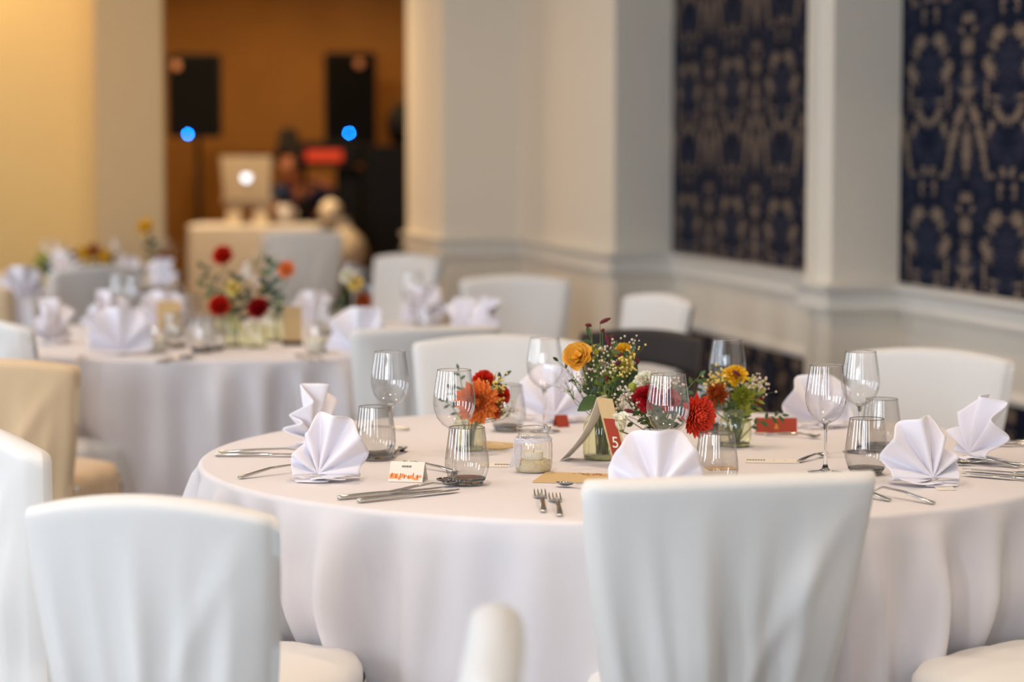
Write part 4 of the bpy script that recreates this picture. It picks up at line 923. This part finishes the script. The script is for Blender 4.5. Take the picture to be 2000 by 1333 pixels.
def gl(px, py, lb): wine_glass(Q(px, py), lb, rnd(0, 1))
gl(238, 655, 'wine glass behind the left front napkin of the middle table'); gl(268, 660, 'wine glass with blue reflections right of it, before the grey chair')
gl(708, 640, 'wine glass at the right of the middle table before the dark doorway'); gl(806, 648, 'wine glass before the beige-shaded chair')
gl(492, 620, 'wine glass behind the red dahlias of the middle table'); gl(690, 622, 'second wine glass at the doorway side, farther back')
for (px, py, lb) in [(395, 690, 'smoky tumbler in front of the middle flowers, left one'), (418, 685, 'smoky tumbler in front of the middle flowers, right one'), (372, 634, 'smoky tumbler behind the middle flowers, at the left'),
                     (640, 655, 'smoky tumbler right of the kraft table number'), (835, 660, 'smoky tumbler by the back right napkin of the middle table'), (345, 680, 'smoky tumbler beside the candle glass on the middle table')]:
    tumbler(Q(px, py), lb)
def blurry_bouquet(vkind, px, py, vlabel, items, k=1.0):
    v = Q(px, py); vase(vkind, v, vlabel, k); b = v+Vector((0, 0, .008))
    for i, (kind, m, hx, hy, r, lb, cat) in enumerate(items):
        hd = WD(hx, hy, v.y-.02)
        if kind == 'leafy': leafy(b+Vector((.004*i, 0, 0)), hd, lb, 6, r, r*.5, m, 60+i, bare=.4)
        elif kind == 'sprig': sprig(b+Vector((.004*i, 0, 0)), [hd, hd+Vector((.03, 0, -.02)), hd+Vector((-.03, 0, -.02)), hd+Vector((0, .02, .02))], lb, 'filler flowers', M[m], M['stem'], .003, 14, .014, seed=60+i)
        else: flower(kind, M[m], b+Vector((.004*i-.006, 0, 0)), hd, (rnd(-.3, .3), -.8, .4), r, lb, cat, seed=70+i, leaves=2)
blurry_bouquet('jar', 458, 678, 'yellow-green glass vase in the centre of the middle table', [('dahlia', 'red', 429, 600, .040, 'bright red dahlia low at the left of the middle table flowers', 'dahlia'),
    ('carnation', 'pyel', 456, 563, .026, 'pale yellow blossom between the red flowers of the middle table', 'carnation'), ('leafy', 'dleaf', 480, 580, .04, 'dark leaves in the middle table flowers', ''),
    ('leafy', 'dleaf', 455, 545, .035, 'leafy tip behind the pale yellow blossom', ''), ('leafy', 'leaf', 400, 560, .035, 'leaves at the left of the middle table flowers', '')], 1.2)
blurry_bouquet('jar', 502, 680, 'small glass vase right of the yellow-green one on the middle table', [('dahlia', 'crimson', 506, 604, .040, 'crimson dahlia drooping at the right of the middle table flowers', 'dahlia'), ('burn', 'leaf', 0, 0, 0, '', '')][:1])
blurry_bouquet('tall', 440, 650, 'tall glass vase behind, holding the high red dahlia', [('dahlia', 'red', 436, 501, .040, 'red dahlia standing highest on the middle table', 'dahlia'), ('sprig', 'gyps', 520, 488, 0, 'faint pale sprigs rising behind the highest red dahlia', ''),
    ('leafy', 'dleaf', 398, 525, .035, 'dark leafy sprig left of the highest red dahlia', '')], 1.2)
blurry_bouquet('tall', 540, 668, 'tall slim glass vase holding the peach ball dahlia', [('mum', 'orange', 561, 529, .038, 'peach-orange ball dahlia above the kraft table number', 'dahlia'), ('leafy', 'leaf', 527, 520, .045, 'green leaves beside the peach ball dahlia', ''), ('leafy', 'dleaf', 520, 560, .045, 'dark leaves low beside the peach ball dahlia', '')], 1.1)
blurry_bouquet('jar', 668, 650, 'small vase of yellow and white flowers at the right of the middle table', [('carnation', 'pyel', 693, 553, .030, 'yellow-white blossom at the right of the middle table before the doorway', 'carnation'), ('carnation', 'white_f', 680, 540, .028, 'ivory blossom beside the yellow-white one', 'carnation'), ('mum', 'rust', 712, 590, .035, 'dark rust bloom at the right of the middle table', 'chrysanthemum'), ('leafy', 'dleaf', 655, 600, .04, 'dark foliage at the right of the middle table', '')], 1.1)
t = thing('table_number_card', 'kraft table number card standing on the middle table', 'table number', Q(572, 676), R(12))
mb = MB(); mb.box((0, 0, .065), (.062, .0016, .13)); mb.build('card', M['kraft'], t, False); mb = MB(); mb.box((0, .012, .008), (.066, .03, .016)); mb.build('foot', M['wood'], t, False)
def candle(px, py, lb):
    t = thing('candle_glass', lb, 'candle holder', Q(px, py)); MB().lathe([(.030, .001), (.034, .004), (.036, .02), (.036, .07), (.034, .085)], 40).build('glass', M['jar'], t)
    MB().lathe([(.0001, .003), (.030, .003), (.031, .045), (.028, .047), (.0001, .046)], 32).build('candle', M['wax'], t)
candle(306, 690, 'candle glass between the left front napkin and the tumblers of the middle table'); candle(620, 690, 'cream candle glass in front of the kraft table number'); candle(340, 660, 'candle glass in the bright light at the left of the middle flowers')
candle(655, 628, 'candle glass near the yellow-white blossoms')
def box_card(px, py, yaw, wd, ht, m, lb):
    t = thing('menu_card', lb, 'card', Q(px, py), yaw); mb = MB(); mb.box((0, 0, ht/2), (wd, .002, ht)); mb.build('sheet', m, t, False); mb = MB(); mb.box((0, .012, .004), (wd, .024, .002)); mb.build('foot', m, t, False)
box_card(330, 648, R(-8), .085, .11, M['kraft'], 'cream menu card standing left of the middle flowers')
box_card(290, 668, R(10), .05, .03, M['terra'], 'dark terracotta card behind the left front napkin of the middle table')
cut2 = lambda kind, a, b, lb, **k: cutlery(kind, z(W(*a)), z(W(*b)), lb, **k)
cut2('knife', (306, 711), (408, 690), 'knife right of the left front napkin on the middle table'); cut2('spoon', (318, 713), (425, 690), 'spoon right of the left front napkin on the middle table')
cut2('fork', (610, 709), (560, 688), 'fork left of the right front napkin on the middle table, nearer'); cut2('fork', (630, 706), (582, 687), 'fork left of the right front napkin on the middle table, farther')
cut2('fork', (150, 712), (170, 690), 'fork left of the left front napkin on the middle table')
# ---------------------------------------------------------------- farthest table
napkin(Q(45, 583), R(20), 'bright fan napkin at the front left of the farthest table', FAN2, k=1.05, seed=21)
napkin(Q(245, 556), R(-10), 'fan napkin behind the grey chair on the farthest table', FAN2, k=1.0, seed=22)
napkin(Q(312, 560), R(-40), 'fan napkin at the right rim of the farthest table', FAN2, k=1.0, seed=23)
napkin(Q(125, 545), R(0), 'small fan napkin by the yellow wall on the farthest table', FAN2, k=1.1, seed=24)
gl(118, 560, 'wine glass at the left before the yellow wall'); gl(95, 556, 'farther wine glass before the yellow wall'); gl(230, 552, 'wine glass before the pier on the farthest table')
blurry_bouquet('jar', 178, 556, 'vase on the farthest table holding the dark and yellow flowers', [('mum', 'rust', 184, 492, .045, 'dark brown bloom among yellow flowers on the farthest table', 'chrysanthemum'), ('carnation', 'yellow', 163, 495, .035, 'yellow bloom left of the dark one on the farthest table', 'carnation'),
    ('carnation', 'yellow', 204, 500, .035, 'yellow bloom right of the dark one on the farthest table', 'carnation'), ('leafy', 'dleaf', 150, 500, .05, 'dark leaves at the left of the farthest bouquet', ''), ('leafy', 'dleaf', 215, 505, .05, 'dark leaves at the right of the farthest bouquet', '')], 1.1)
blurry_bouquet('tall', 300, 556, 'tall vase at the right of the farthest table', [('rose', 'yellow', 286, 446, .040, 'orange-yellow rose high before the pier', 'rose'), ('mum', 'rust', 316, 505, .040, 'rust bloom below the high yellow rose', 'chrysanthemum'), ('leafy', 'dleaf', 295, 475, .05, 'dark leaves under the high yellow rose', ''), ('sprig', 'gyps', 325, 480, 0, 'greyish filler blossom right of the high yellow rose', ''), ('carnation', 'pyel', 338, 535, .03, 'pale bloom low at the right of the farthest table', 'carnation')], 1.1)
blurry_bouquet('jar', 80, 560, 'small dark-stemmed vase left on the farthest table', [('leafy', 'leaf2', 82, 505, .05, 'olive leaves beside the bright napkin', ''), ('leafy', 'dleaf', 90, 520, .05, 'dark olive leaves beside the bright napkin', '')])
# ---------------------------------------------------------------- band room
DK = 15.9
def at(px, py, d=DK): return WD(px, py, d)
# desk with a cream cloth
a = at(362, 441, 15.6); b = at(628, 441, 15.6); t = thing('desk', 'desk under a pale cream cloth in the band room', 'desk', ((a.x+b.x)/2, 15.95, 0))
wd = b.x-a.x; hz = a.z; mb = MB(); mb.box((0, 0, hz-.025), (wd-.03, .66, .03)); mb.build('desk_top', M['wood'], t, False)
for sx in (-1, 1):
    for sy in (-1, 1): MB().tube([(sx*(wd/2-.06), sy*.28, 0), (sx*(wd/2-.06), sy*.28, hz-.04)], .02, 8).build('leg', M['dark'], t)
vs = []; fs = []; n = 160; rows = [(0.0001, 0), (0.5, 0), (.97, 0), (1, .006)]+[(1, .02+(hz-.04)*i/10) for i in range(11)]
for (s_, dz) in rows:
    for j in range(n):
        g = 2*math.pi*j/n; x = math.copysign(abs(math.cos(g))**.16, math.cos(g))*wd/2; y = math.copysign(abs(math.sin(g))**.16, math.sin(g))*.35
        f = 1+(.03*(dz/hz)*math.sin(24*g) if dz > .02 else 0); vs.append((x*s_*f, y*s_*f, hz-dz))
for i in range(len(rows)-1):
    for j in range(n): fs.append((i*n+j, (i+1)*n+j, (i+1)*n+(j+1) % n, i*n+(j+1) % n))
tag(me_obj('desk_cloth', vs, fs, M['cover'], None, True, ((a.x+b.x)/2, 15.95, 0)), 'pale cream cloth draped over the desk in the band room', 'tablecloth')
# speakers on stands
M['ledb'] = mat('blue_lamp', (20, 120, 255), 0.4, emit=(10, 120, 255), estr=220)
M['ledw'] = mat('white_lamp', (235, 243, 255), 0.4, emit=(225, 238, 255), estr=3.2)
M['ledr'] = mat('red_display', (60, 10, 5), 0.6, emit=(232, 58, 18), estr=0.95)
M['shell'] = mat('pale_plastic', (236, 222, 196), 0.4)
def speaker(px0, px1, py0, py1, d, lb, led, glint_disc, stand_lb):
    p = at((px0+px1)/2, (py0+py1)/2, d); w_ = (px1-px0)/FPX*d; h_ = (py1-py0)/FPX*d; t = thing('loudspeaker', lb, 'loudspeaker', (p.x, p.y, p.z-h_/2))
    vs = []; fs = []
    for zz in (0, .02, h_-.02, h_):
        ins = 0 if 0 < zz < h_ else .02
        for (x, y) in ((-w_/2+ins, -.16), (-w_/2+ins, -.14), (-w_/2*.7, .16), (w_/2*.7, .16), (w_/2-ins, -.14), (w_/2-ins, -.16)): vs.append((x, y, zz))
    for i in range(3):
        for j in range(6): fs.append((i*6+j, i*6+(j+1) % 6, (i+1)*6+(j+1) % 6, (i+1)*6+j))
    fs += [(5, 4, 3, 2, 1, 0), tuple(range(18, 24))]
    cb_ = me_obj('cabinet', vs, fs, M['dark'], t, False)
    mb = MB(); mb.box((0, -.166, h_/2), (w_-.05, .012, h_-.05)); mb.build('grille', mat('grille', (12, 12, 13), .8, spec=.1), cb_, False)
    q = at(led[0], led[1], d-.18)-Vector((p.x, p.y, p.z-h_/2)); MB().ball(q, .0055, 6).build('blue_lamp', M['ledb'], cb_)
    q = at(glint_disc[0], glint_disc[1], d-.18)-Vector((p.x, p.y, p.z-h_/2)); mb = MB(); mb.ball(q, .034, 8, sq=(1, .2, 1)); mb.build('glint_disc', mat('glint_disc', (190, 130, 92), .5), cb_)  # pale disc in place of a specular glint on the loudspeaker
    s_ = thing('speaker_stand', stand_lb, 'speaker stand', (p.x, p.y, 0)); top = p.z-h_/2-.001
    MB().tube([(0, 0, .10), (0, 0, top)], .017, 10).build('pole', M['dark'], s_); MB().tube([(0, 0, .75), (0, 0, .85)], .03, 10).build('collar', M['dark'], s_)
    for k in range(3):
        g = k*2.094+.5; MB().tube([(0, 0, .78), (.42*math.cos(g), .42*math.sin(g), .012)], .012, 8).build('leg', M['dark'], s_)
speaker(334, 438, 108, 268, 16.6, 'black loudspeaker on the left in the band room with a blue light', (367, 262), (344, 128), 'black stand under the left loudspeaker')
speaker(637, 737, 105, 283, 17.5, 'black loudspeaker on the right in the band room with a blue light', (682, 260), (702, 125), 'black stand under the right loudspeaker, mostly hidden by equipment')
# pale laptop riser and laptop with a round lamp on the lid
p = at(487, 440, 15.75); t = thing('laptop_stand', 'small pale stand with square legs on the draped desk', 'stand', (p.x, 15.75, hz+.001)); hs = at(487, 398, 15.75).z-hz
mb = MB(); mb.box((0, 0, hs), (.30, .22, .03)); mb.build('top', M['shell'], t, False)
for sx in (-.095, .085):
    for sy in (-.085, .085): mb = MB(); mb.box((sx, sy, hs/2-.008), (.085, .04, hs-.016)); mb.build('leg', M['shell'], t, False)
zt = hz+hs+.016; t = thing('laptop', 'open laptop seen from behind with a glowing white round mark on its pale lid', 'laptop', (p.x, 15.72, zt))
mb = MB(); mb.box((0, .02, .009), (.33, .23, .016)); mb.build('keyboard_base', M['shell'], t, False)
lh = at(487, 305, 15.6).z-zt; vs = []
for (x, zz, y) in ((-.150, .012, -.10), (.150, .012, -.10), (.168, lh, -.15), (-.168, lh, -.15)): vs += [(x, y, zz), (x, y+.008, zz)]
ld_ = me_obj('lid', vs, [(0, 2, 4, 6), (1, 7, 5, 3), (0, 1, 3, 2), (2, 3, 5, 4), (4, 5, 7, 6), (6, 7, 1, 0)], M['shell'], t, False)
cz = at(487, 345, 15.57).z-zt; y0 = -.10-.05*(cz-.012)/(lh-.012)-.002; vs = [(0.028*math.cos(i*math.pi/12), y0, cz+.035*math.sin(i*math.pi/12)) for i in range(24)]+[(.026*math.cos(i*math.pi/12), y0+.004, cz+.031*math.sin(i*math.pi/12)) for i in range(24)]
me_obj('glowing_mark', vs, [tuple(range(24)), tuple(range(24, 48))[::-1]]+[(i, 24+i, 24+(i+1) % 24, (i+1) % 24) for i in range(24)], M['ledw'], ld_, False)
p = at(520, 303, 15.9); tag(MB().box((p.x, 15.9, p.z), (.30, .2, .012)).build('dark_tray', M['dark'], None, False), 'flat dark tray edge right above the laptop lid', 'tray')
o = bpy.data.objects['dark_tray']; mb = MB()
# equipment rack, mixer and red display
def crate(name, x0, x1, y0, y1, d, dp, lb, cat, zb=None):
    a = at(x0, y0, d); b = at(x1, y1, d); z0 = b.z if zb is None else zb; wdt = b.x-a.x; h = a.z-z0; t = thing(name, lb, cat, ((a.x+b.x)/2, d+dp/2, z0))
    mb = MB(); mb.box((0, 0, h/2), (wdt, dp, h)); o = mb.build('case', M['dark'], t, False); bv = o.modifiers.new('edge', 'BEVEL'); bv.width = .01
    for sx in (-1, 1): mb = MB(); mb.box((sx*(wdt/2-.03), -dp/2-.006, h*.5), (.03, .012, h*.86)); mb.build('rack_rail', M['steel'] if False else M['dark'], t, False)
    return t, wdt, h
crate('equipment_rack', 708, 800, 284, 500, 16.0, .5, 'tall black equipment case at the right of the doorway', 'equipment case', 0.0)
crate('equipment_rack', 655, 706, 328, 500, 16.45, .25, 'black equipment case behind the pale figurine', 'equipment case', 0.0)
ta, wa, ha = crate('mixer', 586, 705, 276, 322, 16.35, .3, 'black mixer unit with a glowing red display', 'audio mixer', at(600, 321, 16.35).z)
mb = MB(); q = at(631, 304, 16.34); mb.box((q.x-ta.location.x, -.156, q.z-ta.location.z), (.262, .012, .075)); mb.build('red_display', M['ledr'], ta, False)
# mixer support
p = at(645, 330, 16.2); t = thing('keyboard_rack', 'black frame carrying the mixer unit behind the laptop', 'frame', (p.x-.05, 16.52, 0)); tz = ta.location.z-.002
for sx in (-.16, .16): MB().tube([(sx, 0, 0), (sx, 0, tz)], .018, 8).build('post', M['dark'], t)
mb = MB(); mb.box((0, 0, tz-.012), (.40, .3, .02)); mb.build('shelf', M['dark'], t, False)
p = at(790, 250, 16.2); t = thing('stage_light', 'dark round stage light beside the right loudspeaker, half cut by the door jamb', 'stage light', (p.x, 16.2, at(790, 320, 16.0).z+.001))
hh = p.z-t.location.z; MB().lathe([(.0001, -.12), (.09, -.11), (.12, -.02), (.12, .07), (.07, .16), (.0001, .18)], 24, (0, 0, hh)).build('housing', M['dark'], t); MB().tube([(0, 0, 0), (0, 0, hh)], .03, 8).build('yoke', M['dark'], t)
# pale rounded figurine in front of the rack
p = at(642, 415, 15.3); t = thing('figurine', 'pale cream rounded bust-like figurine right of the draped desk', 'figurine', (p.x+.06, 15.3, 0))
q = p.z; MB().lathe([(.0001, 0), (.17, 0), (.17, .03), (.05, .06), (.045, q-.42), (.09, q-.38), (.10, q-.36), (.0001, q-.355)], 32).build('pedestal', M['wood'], t)
MB().lathe([(.0001, q-.354), (.15, q-.352), (.165, q-.26), (.13, q-.17), (.07, q-.11), (.045, q-.08), (.045, q-.04)], 32, (.035, 0, 0)).build('shoulders', M['shell'], t); MB().ball((-.045, 0, q), .075, 12, sq=(1, 1.05, 1.15)).build('head', M['shell'], t)
MB().ball((-.055, -.078, q-.005), .014, 6, sq=(.8, 1, 1.4)).build('nose', M['shell'], t)
# ---------------------------------------------------------------- the person bending behind the desk
def skin_mesh(name, pts, edges, rads, m, parent, sub=2, loc=(0, 0, 0)):
    me = bpy.data.meshes.new(name); me.from_pydata([tuple(p) for p in pts], edges, []); me.update(); o = bpy.data.objects.new(name, me); C.objects.link(o)
    md = o.modifiers.new('skin', 'SKIN'); sk = me.skin_vertices[0].data if me.skin_vertices else None
    if sk is None: me.attributes; 
    for i, r_ in enumerate(rads):
        rr_ = r_ if isinstance(r_, tuple) else (r_, r_); me.skin_vertices[0].data[i].radius = rr_; me.skin_vertices[0].data[i].use_root = (i == 0)
    sb = o.modifiers.new('sub', 'SUBSURF'); sb.levels = sub; sb.render_levels = sub
    dg = bpy.context.evaluated_depsgraph_get(); ev = o.evaluated_get(dg); nm = bpy.data.meshes.new_from_object(ev); o.modifiers.clear(); o.data = nm; nm.materials.append(m)
    nm.polygons.foreach_set('use_smooth', [True]*len(nm.polygons)); o.parent = parent; o.location = loc; return o
def build_person():
    hp = at(566, 322, 16.75); base = Vector((hp.x+.10, 16.95, 0)); t = thing('person', 'dark-haired person in a navy shirt bending over the desk in the band room', 'person', base)
    H = hp-base  # head centre in local space
    pel = Vector((.06, .22, .90)); ch = Vector((.06, .07, 1.08)); nk = H+Vector((.05, .07, -.13)); 
    sL, sR = nk+Vector((-.17, .03, -.08)), nk+Vector((.19, .05, -.08))
    eL, eR = Vector((-.20, -.10, .98)), Vector((.30, -.08, .98)); wL, wR = Vector((-.13, -.34, .965)), Vector((.16, -.36, .965))
    pts = [pel, (pel+ch)/2, ch, (ch+nk)/2+Vector((0, .02, .0)), nk, H+Vector((.01, .02, -.05)), H+Vector((0, 0, .02)), H+Vector((-.005, -.005, .075)), sL, eL, wL, sR, eR, wR,
           pel+Vector((-.10, 0, -.05)), Vector((-.05, .16, .48)), Vector((-.05, .22, .09)), Vector((-.06, .10, .035)), pel+Vector((.10, 0, -.05)), Vector((.17, .16, .48)), Vector((.17, .24, .09)), Vector((.18, .12, .035))]
    rd = [(.15, .11), (.14, .10), (.16, .11), (.13, .09), (.055, .055), (.068, .075), (.078, .092), (.060, .072), (.062, .062), (.043, .043), (.028, .024), (.062, .062), (.043, .043), (.028, .024),
          (.088, .09), (.06, .06), (.042, .042), (.04, .03), (.088, .09), (.06, .06), (.042, .042), (.04, .03)]
    ed = [(0, 1), (1, 2), (2, 3), (3, 4), (4, 5), (5, 6), (6, 7), (3, 8), (8, 9), (9, 10), (3, 11), (11, 12), (12, 13), (0, 14), (14, 15), (15, 16), (16, 17), (0, 18), (18, 19), (19, 20), (20, 21)]
    for (wi, sg) in ((10, 1), (13, -1)):
        wv = pts[wi]; d = Vector((.10*sg, -1, -.05)).normalized(); sd = Vector((1, .1*sg, 0)).normalized(); k0 = len(pts); pm = wv+d*.05; pts.append(pm); rd.append((.036, .015)); ed.append((wi, k0))
        for i, L in enumerate((.060, .072, .068, .052)):
            b0 = pm+sd*(.027-.018*i)*sg+d*.035; k = len(pts); pts += [b0, b0+d*L*.5+Vector((0, 0, .004)), b0+d*L+Vector((0, 0, -.010))]; rd += [.0095, .0085, .0065]; ed += [(k0, k), (k, k+1), (k+1, k+2)]
        k = len(pts); pts += [wv+d*.02+sd*.035*sg, wv+d*.055+sd*.055*sg]; rd += [.012, .009]; ed += [(wi, k), (k, k+1)]
    skin_mesh('body', pts, ed, rd, M['skin'], t)
    # shirt and trousers follow the body slightly outside it
    sp = [pel+Vector((0, 0, -.03)), (pel+ch)/2, ch, (ch+nk)/2+Vector((0, .02, 0)), nk+Vector((0, 0, -.045)), sL, sL.lerp(eL, .75), sR, sR.lerp(eR, .75)]
    skin_mesh('shirt', sp, [(0, 1), (1, 2), (2, 3), (3, 4), (3, 5), (5, 6), (3, 7), (7, 8)], [(.165, .13), (.155, .12), (.178, .13), (.15, .11), (.075, .07), .080, .062, .080, .062], M['blue'], t)
    tp = [pel, pel+Vector((-.10, 0, -.06)), Vector((-.05, .16, .48)), Vector((-.05, .22, .12)), pel+Vector((.10, 0, -.06)), Vector((.17, .16, .48)), Vector((.17, .24, .12))]
    skin_mesh('trousers', tp, [(0, 1), (1, 2), (2, 3), (0, 4), (4, 5), (5, 6)], [(.165, .13), .105, .078, .060, .105, .078, .060], M['dark'], t)
    # face: looking down to the left
    fd = Vector((-.35, -.85, -.30)).normalized(); rt = fd.cross(Vector((0, 0, 1))).normalized(); up = rt.cross(fd).normalized(); c = H+Vector((0, 0, .005))
    MB().tube([c+fd*.080+up*.012, c+fd*.105-up*.022, c+fd*.086-up*.030], [.006, .013, .006], 8).build('nose', M['skin'], t)
    for s_ in (-1, 1):
        ey_ = MB().ball(c+fd*.076+rt*s_*.031+up*.014, .011, 8).build('eye', M['white_f'], t); MB().ball(c+fd*.085+rt*s_*.031+up*.013, .005, 6).build('iris', M['hair'], ey_)
        MB().ball(c+rt*s_*.083, .026, 8, sq=(.4, .7, 1.2)).build('ear', M['skin'], t)
    MB().tube([c+fd*.078-up*.055+rt*-.022, c+fd*.086-up*.054, c+fd*.078-up*.055+rt*.022], [.003, .006, .003], 6).build('mouth', M['coral'] if False else mat('lips', (150, 78, 62), .5), t)
    # full curly hair piled high
    mb = MB(); rr = random.Random(4)
    for i in range(150):
        a = i*2.4; zz = 1-1.35*(i+.5)/150; r_ = max(0, 1-zz*zz)**.5; d = Vector((r_*math.cos(a), r_*math.sin(a), zz))
        if d.dot(fd) > .55 and zz < .55: continue
        mb.ball(c+Vector((d.x*.092, d.y*.10, d.z*.13+.035))+Vector((.0, .01, 0)), rr.uniform(.020, .030), 5)
    for i in range(60):
        a = i*2.4; zz = 1-2*(i+.5)/60; r_ = (1-zz*zz)**.5; mb.ball(c+Vector((-.01+r_*math.cos(a)*.055, .02+r_*math.sin(a)*.055, .19+zz*.055)), rr.uniform(.016, .024), 5)
    tag(mb.build('hair', M['hair'], t), kind='stuff')
build_person()
p = at(552, 402, 15.7); t = thing('white_cup', 'small whitish cup at the right of the laptop stand', 'cup', (p.x, 15.8, hz+.001))
MB().lathe([(.0001, .001), (.035, .001), (.04, .01), (.052, .13), (.049, .13), (.037, .012), (.0001, .01)], 24).build('body', mat('pale_cup', (205, 200, 200), .4), t)
MB().tube([(.046, 0, .10), (.08, 0, .09), (.08, 0, .05), (.042, 0, .035)], .007, 6).build('handle', M['button'], t)
